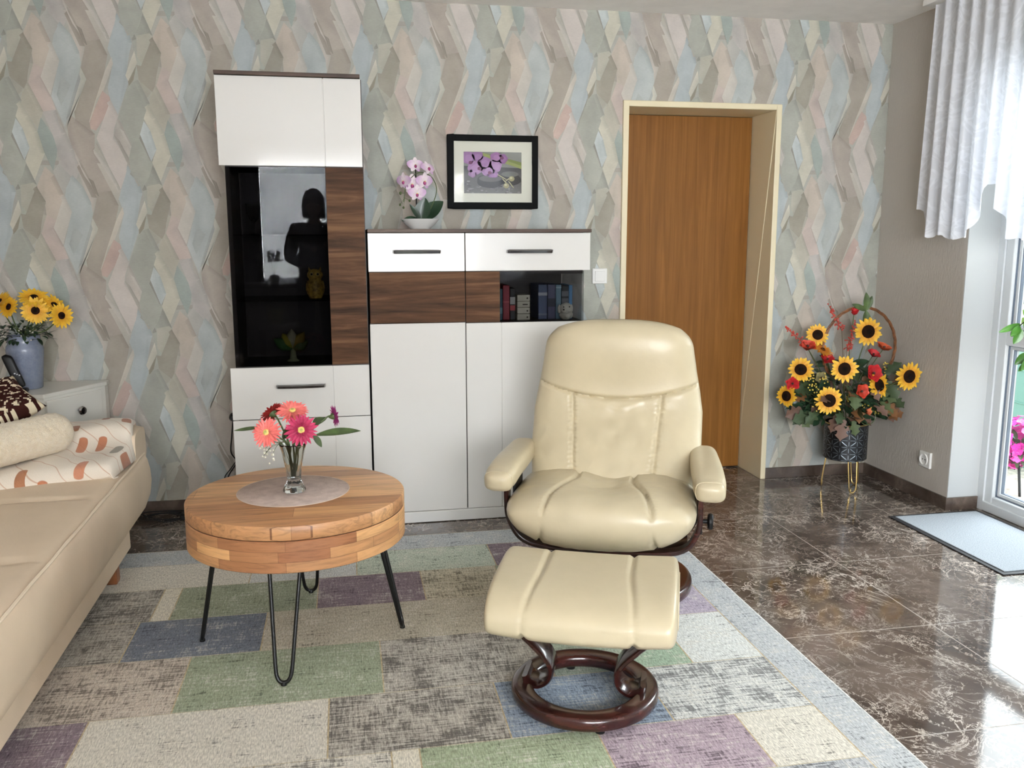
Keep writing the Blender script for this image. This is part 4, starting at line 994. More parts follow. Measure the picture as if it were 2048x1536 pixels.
t = NT('mottled_blue_glaze'); v = t.coord()
t.set(Base_Color=t.mix(t.noise(v, 55, 5, .7), t.ramp(t.noise(v, 9, 4), [(.35, (78, 88, 116)), (.65, (108, 118, 142))]), (140, 146, 158)), Roughness=.22); t.bump(t.noise(v, 30, 2), .08, .004)
va_ = MB().lathe([(0, 0), (.058, 0), (.061, .004), (.068, .08), (.075, .15), (.077, .175), (.074, .192), (.067, .202), (.066, .235), (.068, .240), (.064, .240), (.062, .205), (.070, .17), (.055, .01), (0, .01)], 50).build('ceramic_vase', t.m)
va_.location = (-1.905, -.20, .6815); tag(va_, 'mottled blue ceramic vase on the white corner chest', 'vase')

ph = thing('phone_handset', 'black cordless phone handset standing beside the blue vase', 'phone', (-1.915, -.335, .6815), R(8))
def hs(i, j):
    t_ = i/19; a = 2*PI*j/28; ca, sa = math.cos(a), math.sin(a); e = (max(0, 1-abs(2*t_-1)**10))**.5
    return (.022*e*math.copysign(abs(ca)**.6, ca)-.055*(t_-.5), .011*e*math.copysign(abs(sa)**.7, sa)+.02*t_, .022+.148*t_)
MB().grid(20, 28, hs, cv=True).build('handset', M['black_plastic'], ph, angle=180)
mb = MB(); mb.box(-.04, .05, -.03, .035, 0, .018); mb.build('charging_cradle', M['black_plastic'], ph, bevel=.006)
mb = MB()
for k in range(3):
    mb.box(.004+.009*k, .010+.009*k, -.0115, -.008, .085-.004*k, .090-.004*k, col=lin((190, 190, 195)))
mb.build('key', M['misc'], ph, smooth=False)

# ------------------------------------------------------------------ flower helpers
def petal_ring(mb, c, n, Rr, count, r0, width, lift, col, colt, droop=.0, ph=0, rag=.08, seed=0, tip=1.0, fold=.15):
    rn = random.Random(seed); x, y, z = basis(n); c = Vector(c)
    for k in range(count):
        a = 2*PI*k/count+ph+rn.uniform(-.5, .5)*2*PI/count*.35
        L = Rr*(1+rn.uniform(-rag, rag)); w_ = width*(1+rn.uniform(-.15, .15)); li = lift+rn.uniform(-.12, .12)
        d = x*math.cos(a)+y*math.sin(a); sd = -x*math.sin(a)+y*math.cos(a)
        def fn(i, j):
            t_ = i/5; q = j/2-1+0.0
            q = (j-1)
            ww = w_*(math.sin(PI*(.12+.86*t_**tip))**.7)
            h = li*(L-r0)*t_-droop*L*t_*t_+fold*ww*(abs(q)-.5)
            return c+d*(r0+(L-r0)*t_)+sd*ww*q*.5+z*h
        o = len(mb.f); mb.grid(6, 3, fn)
        for q in range(o, len(mb.f)):
            i = (q-o)//2; tt = (i+.5)/5
            mb.c[q] = tuple(colt[m_]*(1-tt)+col[m_]*tt for m_ in range(3))+(1,)
def disc(mb, c, n, r, h, col, col2=None, seed=0):
    x, y, z = basis(n); c = Vector(c); rn = random.Random(seed)
    def fn(i, j):
        q = i/5; a = 2*PI*j/16
        return c+(x*math.cos(a)+y*math.sin(a))*r*q+z*(h*(1-q*q)+.0012*rn.uniform(-1, 1))
    o = len(mb.f); mb.grid(6, 16, fn, cv=True)
    for q in range(o, len(mb.f)): mb.c[q] = (col2 if col2 and ((q-o)//16) < 2 else col)
def leaf(mb, base, d, L, w_, n=(0, 0, 1), bend=.3, col=None, lobes=0, fold=.25, tip=1.0):
    base = Vector(base); d = Vector(d).normalized(); n = Vector(n); sd = d.cross(n).normalized(); up = sd.cross(d)
    def fn(i, j):
        t_ = i/11; q = j/2-1
        ww = w_*math.sin(PI*min(1, .04+.95*t_**tip))**.8
        if lobes: ww *= 1+.38*math.sin(t_*lobes*2*PI)*abs(q)
        return base+d*L*t_*(1-.15*bend*t_)+sd*ww*q*.5+up*(-bend*L*t_*t_*.6+fold*ww*abs(q)*.5)
    mb.grid(12, 5, fn, col=col)

SF_Y, SF_Y2, SF_D = lin((232, 188, 54)), lin((206, 132, 24)), lin((34, 20, 12))
def sunflower(parent, c, n, Rr, seed, name='sunflower', y1=SF_Y, y2=SF_Y2, dd=SF_D, rd=.48, stem=None):
    mb = MB()
    petal_ring(mb, c, n, Rr, 17, Rr*rd*.8, Rr*.30, .12, y1, y2, .05, seed, .10, seed, .8)
    petal_ring(mb, Vector(c)-Vector(n).normalized()*.003, n, Rr*.97, 15, Rr*rd*.8, Rr*.30, .02, y1, y2, .05, seed+.2, .10, seed+5, .8)
    fl = mb.build(name, M['petal'], parent, angle=180, fix=False)
    mb = MB(); disc(mb, Vector(c)+Vector(n).normalized()*.002, n, Rr*rd, Rr*.13, dd, lin((22, 16, 12)), seed); mb.build('seed_disc', M['matte'], fl, angle=180)
    if stem: MB().tube(catmull(stem, 6), .003, 7).build('stem', M['stem'], fl)
    return fl
def poppy(parent, c, n, Rr, col, seed, name='red_poppy', cup=.7, stem=None):
    mb = MB(); dark = tuple(x*.55 for x in col[:3])+(1,)
    petal_ring(mb, c, n, Rr, 5, Rr*.05, Rr*1.25, cup, col, dark, .25, seed, .06, seed, .55, .3)
    petal_ring(mb, c, n, Rr*.8, 5, Rr*.05, Rr*1.1, cup*1.3, col, dark, .25, seed+.6, .06, seed+1, .55, .3)
    fl = mb.build(name, M['petal'], parent, angle=180, fix=False)
    mb = MB(); mb.ball(Vector(c)+Vector(n).normalized()*Rr*.3, Rr*.16, 7, col=lin((60, 30, 20))); mb.build('flower_centre', M['misc'], fl)
    if stem: MB().tube(catmull(stem, 5), .0024, 6).build('stem', M['stem'], fl)
    return fl

# ------------------------------------------------------------------ sunflower bunch in the blue vase
SB = thing('sunflower_bunch', 'bunch of yellow daisy sunflowers with dark greenery in the blue vase', 'flowers', (-1.905, -.20, .70))
def loc(p): return Vector(p)-Vector((-1.905, -.20, .70))
mouth = loc((-1.905, -.20, .90))
for k, (p, n, Rr) in enumerate([((-1.83, -.25, 1.035), (.25, -1, .15), .060), ((-1.728, -.24, 1.010), (.75, -.7, .1), .056), ((-1.842, -.22, 1.092), (.15, -.55, .8), .062), ((-1.765, -.20, 1.055), (.6, -.4, .6), .056),
        ((-1.975, -.25, 1.075), (-.5, -.5, .6), .062), ((-1.93, -.27, 1.055), (-.5, -.9, .35), .05), ((-1.80, -.13, 1.07), (.4, .3, .8), .055)]):
    sunflower(SB, loc(p), n, Rr, 11+k, 'yellow_flower', lin((238, 194, 56)), lin((216, 150, 24)), lin((40, 22, 16)), .30, [loc(p), loc(p)*.6+mouth*.4-Vector((0, 0, .02)), mouth, mouth*.2])
rn = random.Random(5); mb = MB()
for k in range(150):
    a = rn.uniform(0, 2*PI); q = rn.random()**.6; p = mouth+Vector((math.cos(a)*.11*q-.01, math.sin(a)*.09*q, .0+.095*rn.random()*(1.1-q*.5)))
    leaf(mb, p, (math.cos(a), math.sin(a), rn.uniform(-.6, .8)), rn.uniform(.025, .05), rn.uniform(.010, .02), bend=.4)
for k in range(26):
    a = rn.uniform(2.4, 4.2); p = mouth+Vector((-.06-.08*rn.random(), -.03+.04*rn.random(), -.01+.07*rn.random()))
    leaf(mb, p, (math.cos(a), math.sin(a), rn.uniform(-.5, .5)), .035, .012, bend=.3)
tag(mb.build('foliage', M['dark_leaf'], SB, fix=False), kind='stuff')
mb = MB()
for k in range(20):
    p = mouth+Vector((rn.uniform(-.12, .06), rn.uniform(-.08, .0), rn.uniform(.0, .06))); mb.ball(p, .0035, 5, col=lin((205, 200, 190)))
tag(mb.build('white_buds', M['misc'], SB), kind='stuff')

# ------------------------------------------------------------------ glass vase and gerberas on the coffee table
vz = .5089; VX, VY = -.668, -1.523
V = MB()
pf_ = [(0, 0), (.036, 0), (.0375, .004), (.036, .014), (.030, .024), (.0235, .034), (.0225, .046), (.026, .075), (.033, .12), (.0435, .163), (.0455, .168), (.0435, .169), (.031, .122), (.0235, .077), (.019, .05), (.014, .044), (0, .043)]
def vz_(i, j):
    rr_, z = pf_[i]; a = 2*PI*j/64
    k_ = 1.0
    if 1 <= i <= 10: k_ = 1+.045*math.sin(8*a+z*60)*(1 if z > .03 else .5)+.02*math.sin(5*a-z*140)
    return (rr_*k_*math.cos(a), rr_*k_*math.sin(a), z)
# denser profile
V.grid(len(pf_), 64, vz_, cv=True)
o = V.build('crystal_vase', M['crystal'], angle=180, sub=1); o.location = (VX, VY, vz); tag(o, 'clear cut crystal vase on the grey placemat', 'vase')
mouth = Vector((VX, VY, vz+.165)); foot = Vector((VX, VY, vz+.052))
CORAL, CORAL2, PINK, PINK2, RED, RED2, MAG, MAG2 = lin((240, 116, 112)), lin((236, 132, 120)), lin((196, 44, 92)), lin((150, 24, 66)), lin((164, 36, 34)), lin((120, 20, 22)), lin((190, 62, 148)), lin((150, 40, 116))
G = [('gerbera', 'coral gerbera facing upward at the top of the crystal vase bouquet', (-.663, -1.53, .784), (.02, -.45, .9), .053, CORAL, CORAL2, 26),
     ('gerbera', 'deep pink gerbera facing forward over the vase rim', (-.636, -1.575, .730), (.15, -1, .22), .054, PINK, PINK2, 22),
     ('gerbera', 'coral gerbera leaning low to the left of the vase', (-.745, -1.57, .725), (-.35, -.9, .35), .050, CORAL, CORAL2, 24),
     ('gerbera', 'dark red gerbera seen from behind at the back of the bouquet', (-.731, -1.49, .773), (-.55, .5, .55), .046, RED, RED2, 22),
     ('gerbera', 'small magenta gerbera turned away to the right of the bouquet', (-.530, -1.50, .757), (.85, .25, .15), .038, MAG, MAG2, 18)]
for k, (nm, lb, p, n, Rr, c1, c2, cnt) in enumerate(G):
    g_ = thing(nm, lb, 'flower', foot+Vector((.007*math.cos(k*1.3), .007*math.sin(k*1.3), 0)), 0, 'gerberas in the crystal vase')
    L_ = lambda q: Vector(q)-g_.location
    c = L_(p); n = Vector(n).normalized()
    mb = MB()
    petal_ring(mb, c, n, Rr, cnt, Rr*.2, Rr*.24, .10, c1, c2, .10, k, .07, k+3, .75, .3)
    petal_ring(mb, c+n*.003, n, Rr*.9, cnt-4, Rr*.2, Rr*.22, .22, c1, c2, .08, k+.5, .09, k+13, .75, .3)
    petal_ring(mb, c+n*.004, n, Rr*.42, 18, Rr*.1, Rr*.10, .5, c2, c2, .0, k+.5, .09, k+23, .75, .3)
    mb.build('petals', M['petal'], g_, angle=180, fix=False)
    mb = MB(); disc(mb, c+n*.005, n, Rr*.24, .006, lin((228, 206, 120)), lin((176, 176, 96)), k); mb.build('flower_centre', M['misc'], g_, angle=180)
    mb = MB()
    mo = L_(mouth)+Vector((.018*(c.x-L_(mouth).x)/.1, .01*math.sin(k*2), 0)); mb.tube(catmull([c-n*.004, c-n*.03, mo, mo*.5, Vector((0, 0, 0))], 8), .0028, 8); mb.build('stem', M['stem'], g_)
    mb = MB()
    x_, y_, z_ = basis(n)
    mb.grid(5, 12, lambda i, j: c-n*(.002+.016*i/4)+(x_*math.cos(2*PI*j/12)+y_*math.sin(2*PI*j/12))*Rr*.32*(1-(i/4)**1.5*.85), cv=True); mb.build('calyx', M['stem'], g_)
SP = [((-.765, -1.53, .735), (-.846, -1.53, .724), .085, .018, 'narrow green leaf reaching left out of the crystal vase', -.1), ((-.590, -1.53, .700), (-.455, -1.53, .717), .150, .036, 'long green leaf reaching right out of the crystal vase', .15),
      ((-.598, -1.52, .728), (-.567, -1.5, .765), .065, .034, 'short curled green leaf beside the deep pink gerbera', .9), ((-.602, -1.56, .708), (-.575, -1.56, .678), .055, .026, 'small green leaf drooping right under the deep pink gerbera', .3), ((-.70, -1.51, .690), (-.665, -1.50, .715), .07, .05, 'broad green leaf between the gerberas above the vase rim', .2)]
for k, (p, q, L, wd, lb, bd) in enumerate(SP):
    g_ = thing('leaf_sprig', lb, 'leaf', foot+Vector((.006*math.cos(k*1.3+.6), .006*math.sin(k*1.3+.6), .002)), 0, 'leaf sprigs in the crystal vase')
    mb = MB(); p0 = Vector(p)-g_.location; d = Vector(q)-Vector(p)
    leaf(mb, p0, d, L, wd, (0, -.6, 1), bd); mb.build('blade', M['green_leaf'], g_, fix=False, angle=180)
    mo = mouth-g_.location+Vector((.02*(1 if p0.x > 0 else -1), 0, 0)); MB().tube(catmull([p0, mo, Vector((0, 0, 0))], 8), .0022, 6).build('stem', M['stem'], g_)
bb = thing('gypsophila_sprig', 'white baby breath sprig hanging over the left vase rim', 'flowers', foot+Vector((0, -.008, .004)))
mb = MB(); st = MB(); rn = random.Random(9); mo = mouth-bb.location+Vector((-.03, -.01, 0))
for k in range(26):
    p = mo+Vector((-.03-.05*rn.random(), -.03*rn.random(), .02-.075*rn.random())); mb.ball(p, .0032+.0015*rn.random(), 6, col=lin((232, 230, 214)))
    if k % 3 == 0: st.tube(catmull([mo, (mo+p)/2+Vector((0, 0, .015)), p], 4), .0008, 5)
tag(mb.build('blossoms', M['misc'], bb), kind='stuff'); st.tube([mo, (0, 0, 0)], .0012, 5).build('stem', M['stem'], bb)

# ------------------------------------------------------------------ orchid
OR = thing('potted_orchid', 'pink and white orchid in an oval white bowl on the low cabinet', 'plant', (-.117, -.21, 1.3892))
o_ = lambda x, z, dy=0: Vector((x+.117, dy, z-1.3892))
MB().lathe([(0, 0), (.045, 0), (.048, .004), (.07, .022), (.090, .046), (.092, .049), (.088, .048), (.066, .026), (.04, .012), (0, .012)], 50, sxy=(1, .72)).build('bowl', M['white_gloss'], OR)
MB().lathe([(0, .044), (.05, .043), (.083, .040)], 30, sxy=(1, .72)).build('moss', plain('moss', (60, 48, 34), .95, var=.4, vscale=80, bump=1, bscale=160), OR)
MB().tube([o_(-.132, 1.425), o_(-.134, 1.722)], .0032, 8).build('stake', M['black_plastic'], OR)
MB().tube(catmull([o_(-.104, 1.43), o_(-.06, 1.50, -.01), o_(-.038, 1.572, -.02), o_(-.055, 1.625, -.02), o_(-.094, 1.650, -.02), o_(-.135, 1.645, -.025), o_(-.18, 1.60, -.03), o_(-.19, 1.55, -.03), o_(-.195, 1.515, -.03)], 8), .0022, 8).build('flower_stem', M['stem'], OR)
OP, OW, OM = lin((206, 166, 208)), lin((240, 226, 232)), lin((150, 60, 110))
for k, (x, z, n, Rr) in enumerate([(-.137, 1.686, (.2, -1, .1), .040), (-.078, 1.672, (.6, -.7, .5), .042), (-.194, 1.612, (-.7, -.8, -.1), .042), (-.153, 1.598, (.05, -1, 0), .052), (-.096, 1.612, (.45, -.9, -.2), .046), (-.132, 1.556, (.1, -1, -.2), .044)]):
    c = o_(x, z, -.03-.006*(k % 3)); X, Y, Z = basis(n); mb = MB()
    for (a, L, wd) in ((.15, 1, 1.05), (PI-.15, 1, 1.05), (PI/2, .9, .62), (-PI/2+.6, .85, .55), (-PI/2-.6, .85, .55)):
        d = X*math.cos(a)+Y*math.sin(a); s_ = -X*math.sin(a)+Y*math.cos(a); o0 = len(mb.f)
        mb.grid(7, 5, lambda i, j: c+d*Rr*L*i/6+s_*Rr*wd*.5*(j/2-1)*math.sin(PI*min(1, .1+.86*(i/6)**.8))**.6+Z*(-.10*Rr*(i/6)**2+.04*Rr*abs(j/2-1)))
        for q in range(o0, len(mb.f)):
            tt = ((q-o0)//4)/5; mb.c[q] = tuple(OW[m_]*(1-tt)+OP[m_]*tt for m_ in range(3))+(1,) if abs(a-.0) < 3.0 and a > -1 and a != PI/2 else OW
    fo = mb.build('orchid_flower', M['petal'], OR, angle=180, fix=False)
    mb = MB(); mb.ball(c+Z*.004-Y*Rr*.18, Rr*.16, 7, (1, 1, 1.3), OM); mb.ball(c+Z*.006-Y*Rr*.02, Rr*.08, 6, col=lin((226, 196, 110))); mb.build('lip', M['misc'], fo)
for k, (b0, d, L, wd, n, bd) in enumerate([((-.100, 1.435), (.085, -.01, .085), .130, .085, (-.5, -.8, .3), .15), ((-.112, 1.435), (.02, -.01, .10), .105, .075, (-.2, -1, .1), .1), ((-.115, 1.435), (-.05, -.02, .075), .09, .030, (.2, -1, .3), .15), ((-.125, 1.437), (-.09, -.03, -.004), .085, .040, (0, -.7, .8), .15)]):
    mb = MB(); leaf(mb, o_(*b0), d, L, wd, n, bd, tip=.9, fold=.3); mb.build('leaf', M['dark_leaf'], OR, fix=False, angle=180)
mb = MB(); mb.ball(o_(-.209, 1.556, -.03), .0065, 8, (1, 1, 1.2)); mb.tube([o_(-.209, 1.556, -.03), o_(-.192, 1.556, -.03)], .001, 5); mb.build('bud', M['stem'], OR)
for (x, z) in ((-.167, 1.522), (-.212, 1.503), (-.196, 1.49)):
    mb = MB(); mb.ball(o_(x, z, -.03), .005, 7, (1, 1, 1.3)); mb.tube([o_(x, z, -.03), o_(-.190, 1.535, -.03)], .0009, 5); mb.build('bud', M['stem'], OR)

# ------------------------------------------------------------------ plant stand with autumn arrangement
PX_, PY_ = 2.150, -.262
PS = thing('plant_stand', 'black embossed metal pot on brass hairpin legs in the room corner', 'plant stand', (PX_, PY_, 0))
PR, PZ0, PZ1 = .112, .172, .368
pot = MB().lathe([(0, PZ0), (PR-.004, PZ0), (PR, PZ0+.004), (PR, PZ1), (PR-.004, PZ1), (PR-.004, PZ0+.02), (0, PZ0+.02)], 60).build('pot', plain('black_enamel', (20, 22, 26), .35, .2), PS)
MB().lathe([(PR+.0006, PZ1-.004), (PR+.001, PZ1+.001), (PR-.004, PZ1+.001)], 60).build('rim', M['brass'], PS)
em = MB(); NCOL, NROW = 16, 5; cw = 2*PI*PR/NCOL; chh = (PZ1-PZ0-.012)/NROW
def on_pot(s, z, k=.0008): a = s/PR; return (math.cos(a)*(PR+k), math.sin(a)*(PR+k), z)
def bar(s0, z0, s1, z1, wd):
    d = Vector((s1-s0, z1-z0)); L = d.length; d /= L; n_ = Vector((-d.y, d.x)); pts = []
    for (t_, q) in ((0, 0), (.2, 1), (.8, 1), (1, 0), (.8, -1), (.2, -1)):
        p = Vector((s0, z0))+d*L*t_+n_*wd*q; pts.append(on_pot(p.x, p.y))
    em.poly(pts)
for i in range(NCOL):
    for j in range(NROW):
        s0, z0 = i*cw, PZ0+.006+j*chh; e = .12
        bar(s0+cw*e, z0, s0+cw*(1-e), z0, .0016); bar(s0, z0+chh*e, s0, z0+chh*(1-e), .0016)
        if (i+j) % 2: bar(s0+cw*e, z0+chh*e, s0+cw*(1-e), z0+chh*(1-e), .0022)
        else: bar(s0+cw*(1-e), z0+chh*e, s0+cw*e, z0+chh*(1-e), .0022)
em.build('embossed_pattern', plain('embossed_silver', (120, 128, 134), .35, .8), pot, smooth=False)
for k, a in enumerate((R(265), R(145), R(25))):
    n_ = Vector((math.cos(a), math.sin(a), 0)); sd = Vector((-n_.y, n_.x, 0)); tip = n_*.108; top = n_*.092
    pts = [top+sd*.024+Vector((0, 0, PZ0+.002)), tip+sd*.020+Vector((0, 0, .05)), tip+sd*.015+Vector((0, 0, .016)), tip+Vector((0, 0, .0036)), tip-sd*.015+Vector((0, 0, .016)), tip-sd*.020+Vector((0, 0, .05)), top-sd*.024+Vector((0, 0, PZ0+.002))]
    MB().tube(catmull(pts, 6), .0034, 8).build('hairpin_leg', M['brass'], PS)

AR = thing('flower_arrangement', 'autumn basket arrangement of sunflowers, red poppies and oak leaves in the black pot', 'flowers', (PX_, PY_, .372))
L3 = lambda p: Vector(p)-Vector((PX_, PY_, .372))
root = Vector((0, 0, -.02))
def stemto(c): return [c-Vector((0, 0, 0)), c*.55+Vector((0, .02, .02)), root*1.0+c*.12]
for k, (p, n, Rr) in enumerate([((2.219, -.30, .858), (-.15, -1, .05), .074), ((2.039, -.39, .678), (-.2, -1, .05), .070), ((1.963, -.39, .514), (-.25, -1, .05), .072), ((2.244, -.39, .586), (.25, -1, .25), .070), ((2.362, -.465, .640), (.0, -1, .05), .072),
        ((1.850, -.29, .665), (-.45, -.8, .45), .066), ((1.772, -.30, .529), (-1.0, -.55, .05), .058), ((1.965, -.24, .84), (-.35, -.9, .3), .058)]):
    c = L3(p); sunflower(AR, c, n, Rr, 31+k, stem=stemto(c))
c = L3((1.982, -.27, .765)); sunflower(AR, c, (.2, -.5, .8), .055, 50, 'orange_daisy', lin((210, 140, 40)), lin((180, 96, 24)), lin((90, 50, 20)), .25, stem=stemto(c))
RD, RO, OG = lin((196, 34, 38)), lin((206, 66, 42)), lin((222, 98, 52))
for k, (p, n, Rr, col_, nm) in enumerate([((1.888, -.28, .777), (-.2, -.5, .85), .045, RO, 'orange_poppy'), ((2.149, -.27, .945), (0, -.3, 1), .022, RD, 'red_bud'), ((2.255, -.30, .73), (.1, -.6, .8), .036, RD, 'red_poppy'), ((2.205, -.385, .648), (-.1, -1, .3), .046, RD, 'red_poppy'),
        ((2.140, -.39, .555), (0, -1, .3), .040, RO, 'orange_poppy'), ((2.326, -.28, .76), (.15, -.5, .9), .044, OG, 'orange_poppy'), ((1.80, -.30, .594), (-.3, -1, .2), .038, RD, 'red_poppy'), ((2.009, -.27, .71), (-.1, -.8, .6), .036, RD, 'red_poppy'), ((2.193, -.37, .437), (.1, -1, .4), .020, lin((224, 130, 90)), 'peach_bud'), ((1.955, -.31, .62), (-.2, -1, .3), .036, lin((150, 140, 96)), 'green_rose')]):
    c = L3(p); poppy(AR, c, n, Rr, col_, 61+k, nm, .75 if Rr > .03 else 1.6, stemto(c))
rn = random.Random(12)
for (a, b) in (((1.762, .888), (1.885, .790)), ((1.997, 1.004), (2.085, .860)), ((2.160, .912), (2.120, .77)), ((2.42, .575), (2.30, .50))):
    A3, B3 = L3((a[0], -.27, a[1])), L3((b[0], -.27, b[1])); mb = MB(); mb.tube([A3, B3, root+B3*.3], .0016, 6, col=lin((90, 70, 44)))
    for k in range(34):
        t_ = rn.random(); p = A3+(B3-A3)*t_; d = Vector((rn.uniform(-1, 1), rn.uniform(-1, .4), rn.uniform(-1, 1))).normalized(); L = .006+.020*t_
        mb.tube([p, p+d*L], lambda q: .0014+.0022*q, 5, col=lin((170, 60, 48))); mb.ball(p+d*L, .0042, 5, col=lin((186, 64, 52)))
    mb.build('berry_spike', M['misc'], AR)
# cane handle: three twisted rods
Hc = L3((2.205, -.25, .765)); mb = MB()
for q in range(3):
    pts = []
    for k in range(70):
        a = R(-50)+R(280)*k/69; ph = a*9+q*2*PI/3
        rr_ = .212+.0045*math.cos(ph); pts.append(Hc+Vector((math.cos(a)*rr_, .0045*math.sin(ph), math.sin(a)*rr_*1.03)))
    mb.tube(pts, .0042, 7)
mb.build('cane_handle', M['wicker'], AR)
mb = MB()
for (d, L, wd) in (((-.8, -.2, .35), .10, .03), ((.35, -.2, 1), .085, .035), ((-.1, -.2, 1), .10, .04), ((.15, -.1, -1), .10, .045), ((-.05, -.2, -1), .09, .04)):
    leaf(mb, L3((2.222, -.262, .965)), d, L, wd, (0, -1, .2), .2)
mb.build('leaf_bow', M['green_leaf'], AR, fix=False)
# oak leaves and filler
OAK = [lin((92, 66, 52)), lin((74, 86, 52)), lin((108, 82, 70)), lin((58, 72, 46)), lin((116, 78, 46))]
for k in range(46):
    a = rn.uniform(0, 2*PI); rr_ = rn.uniform(.06, .27); z = rn.uniform(.40, .62); 
    p = L3((PX_-.02+math.cos(a)*rr_, PY_+math.sin(a)*min(rr_, .10)-.03, z)); mb = MB()
    if p.x+PX_ > XR-.10: p.x = XR-.10-PX_
    leaf(mb, p, (math.cos(a)*.9, math.sin(a)*.3-.35, rn.uniform(-.75, .5)), rn.uniform(.08, .115), rn.uniform(.045, .065), (0, -.8, .6), .35, col=rn.choice(OAK), lobes=3)
    mb.build('oak_leaf', M['misc'], AR, fix=False, angle=180)
for (p, d, L, c_) in (((2.30, -.37, .60), (.3, -.3, -.6), .11, 3), ((2.27, -.36, .56), (.6, -.3, -.5), .11, 1), ((2.30, -.35, .64), (.5, -.4, .5), .10, 3), ((2.055, -.372, .41), (-.1, -.15, -1), .12, 2), ((2.03, -.36, .43), (-.35, -.1, -1), .10, 0), ((2.11, -.383, .40), (.2, -.15, -1), .085, 1), ((1.90, -.31, .43), (-1, -.2, -.3), .11, 3), ((1.86, -.30, .46), (-1, 0, -.5), .10, 0), ((2.36, -.33, .50), (.3, -.9, -.4), .09, 3), ((2.35, -.31, .45), (.2, -.6, -.9), .09, 2)):
    mb = MB(); leaf(mb, L3(p), d, L, L*.62, (0, -1, .15), .1, col=OAK[c_], lobes=3); mb.build('oak_leaf', M['misc'], AR, fix=False, angle=180)
mb = MB()
for k in range(330):
    a = rn.uniform(0, 2*PI); rr_ = .27*rn.random()**.6; z = .385+.36*rn.random()*(1-.5*rr_/.27)
    p = L3((min(XR-.09, PX_-.03+math.cos(a)*rr_), PY_+math.sin(a)*min(rr_, .09), z))
    leaf(mb, p, (math.cos(a), math.sin(a)-.2, rn.uniform(-.5, .9)), rn.uniform(.045, .085), rn.uniform(.016, .034), (0, -.8, .6), .3)
tag(mb.build('foliage', M['dark_leaf'], AR, fix=False), kind='stuff')
mb = MB()
for (x, z) in ((1.90, .57), (1.93, .53), (1.88, .61), (2.10, .52), (2.25, .46), (2.29, .44), (2.20, .47), (1.95, .63), (2.30, .68), (2.37, .53), (1.92, .49)):
    for k in range(11): mb.ball(L3((x+rn.gauss(0, .015), -.34-.02*rn.random(), z+rn.gauss(0, .016))), .0042, 5, col=lin((206, 178, 80)))
tag(mb.build('yellow_berries', M['misc'], AR), kind='stuff')
pts = [L3((2.215+.045*math.cos(a)-.015, -.375, .415+.042*math.sin(a))) for a in [R(-170+30*k) for k in range(9)]]
MB().tube(catmull(pts, 5), .002, 6).build('tendril', M['stem'], AR)

# ------------------------------------------------------------------ terrace door
TD = thing('door_2', None, None); TD['kind'] = 'structure'
def prof_frame(mb, y0, y1, z0, z1, w_, x0, x1):
    # y0 > y1
    mb.box(x0, x1, y0-w_, y0, z0, z1); mb.box(x0, x1, y1, y1+w_, z0, z1); mb.box(x0, x1, y1+w_, y0-w_, z0, z0+w_); mb.box(x0, x1, y1+w_, y0-w_, z1-w_, z1)
mb = MB(); prof_frame(mb, YR0+.008, YR1-.004, 0.001, 2.258, .048, RX, RX+.07)
struct(mb.build('door_frame', M['pvc'], TD, bevel=.004, smooth=False))
for (ya, yb) in ((-.752, -1.975), (-2.03, -3.26)):
    mb = MB(); prof_frame(mb, ya, yb, .03, 2.215, .052, RX+.012, RX+.085); mb.box(RX+.012, RX+.085, yb+.05, ya-.05, .835, .91)
    s_ = struct(mb.build('door_sash', M['pvc'], TD, bevel=.005, smooth=False))
    for (za, zb) in ((.082, .835), (.91, 2.163)):
        mb = MB(); prof_frame(mb, ya-.052, yb+.052, za, zb, .004, RX+.030, RX+.06); mb.build('gasket', M['gasket'], s_, smooth=False)
        mb = MB(); prof_frame(mb, ya-.056, yb+.056, za+.004, zb-.004, .016, RX+.036, RX+.07); mb.build('glazing_bead', M['pvc'], s_, bevel=.002, smooth=False)
        mb = MB(); prof_frame(mb, ya-.072, yb+.072, za+.02, zb-.02, .003, RX+.044, RX+.06); mb.build('inner_gasket', M['gasket'], s_, smooth=False)
        MB().box(RX+.05, RX+.056, yb+.07, ya-.07, za+.018, zb-.018).build('glass_pane', M['glass'], s_, smooth=False)
mb = MB(); mb.box(RX+.004, RX+.08, -2.03, -1.975, .03, 2.215); struct(mb.build('mullion', M['pvc'], TD, bevel=.004, smooth=False))

# valance curtain
ZB = [(-.44, 1.60), (-.490, 1.575), (-.500, 1.50), (-.530, 1.475), (-.545, 1.37), (-.60, 1.352), (-.66, 1.372), (-.72, 1.348), (-.80, 1.345), (-.86, 1.36), (-.885, 1.40), (-.91, 1.47), (-.945, 1.50), (-.965, 1.585), (-1.0, 1.575), (-1.03, 1.48), (-1.07, 1.44), (-1.10, 1.35), (-1.2, 1.342), (-1.34, 1.345), (-1.42, 1.45), (-1.5, 1.575), (-1.58, 1.45), (-1.66, 1.345)]
def zbot(y):
    if y < -1.66: y = -1.10-((-y-1.10) % .56)
    for (a, za), (b2, zb2) in zip(ZB, ZB[1:]):
        if b2 <= y <= a: return za+(zb2-za)*(y-a)/(b2-a)
    return 1.36
NCY, NCZ = 420, 40
def cur(i, j):
    q = i/(NCY-1); s = -.515-2.75*q; tt = j/(NCZ-1)
    y = s+.010*math.sin(2*PI*s/.093)
    zb = zbot(s)-.010*abs(math.sin(PI*s/.058))
    z = 2.437+(zb-2.437)*tt
    amp = .010+.016*tt
    x = 2.325+amp*math.sin(2*PI*s/.093+.6*math.sin(s*7))+.006*math.sin(2*PI*s/.041+1)*tt
    return (x, y+.03*tt*(1 if i < 6 else 0)*(1-i/6), z)
cv_ = MB().grid(NCY, NCZ, cur).build('lace_valance', M['sheer'], angle=180)
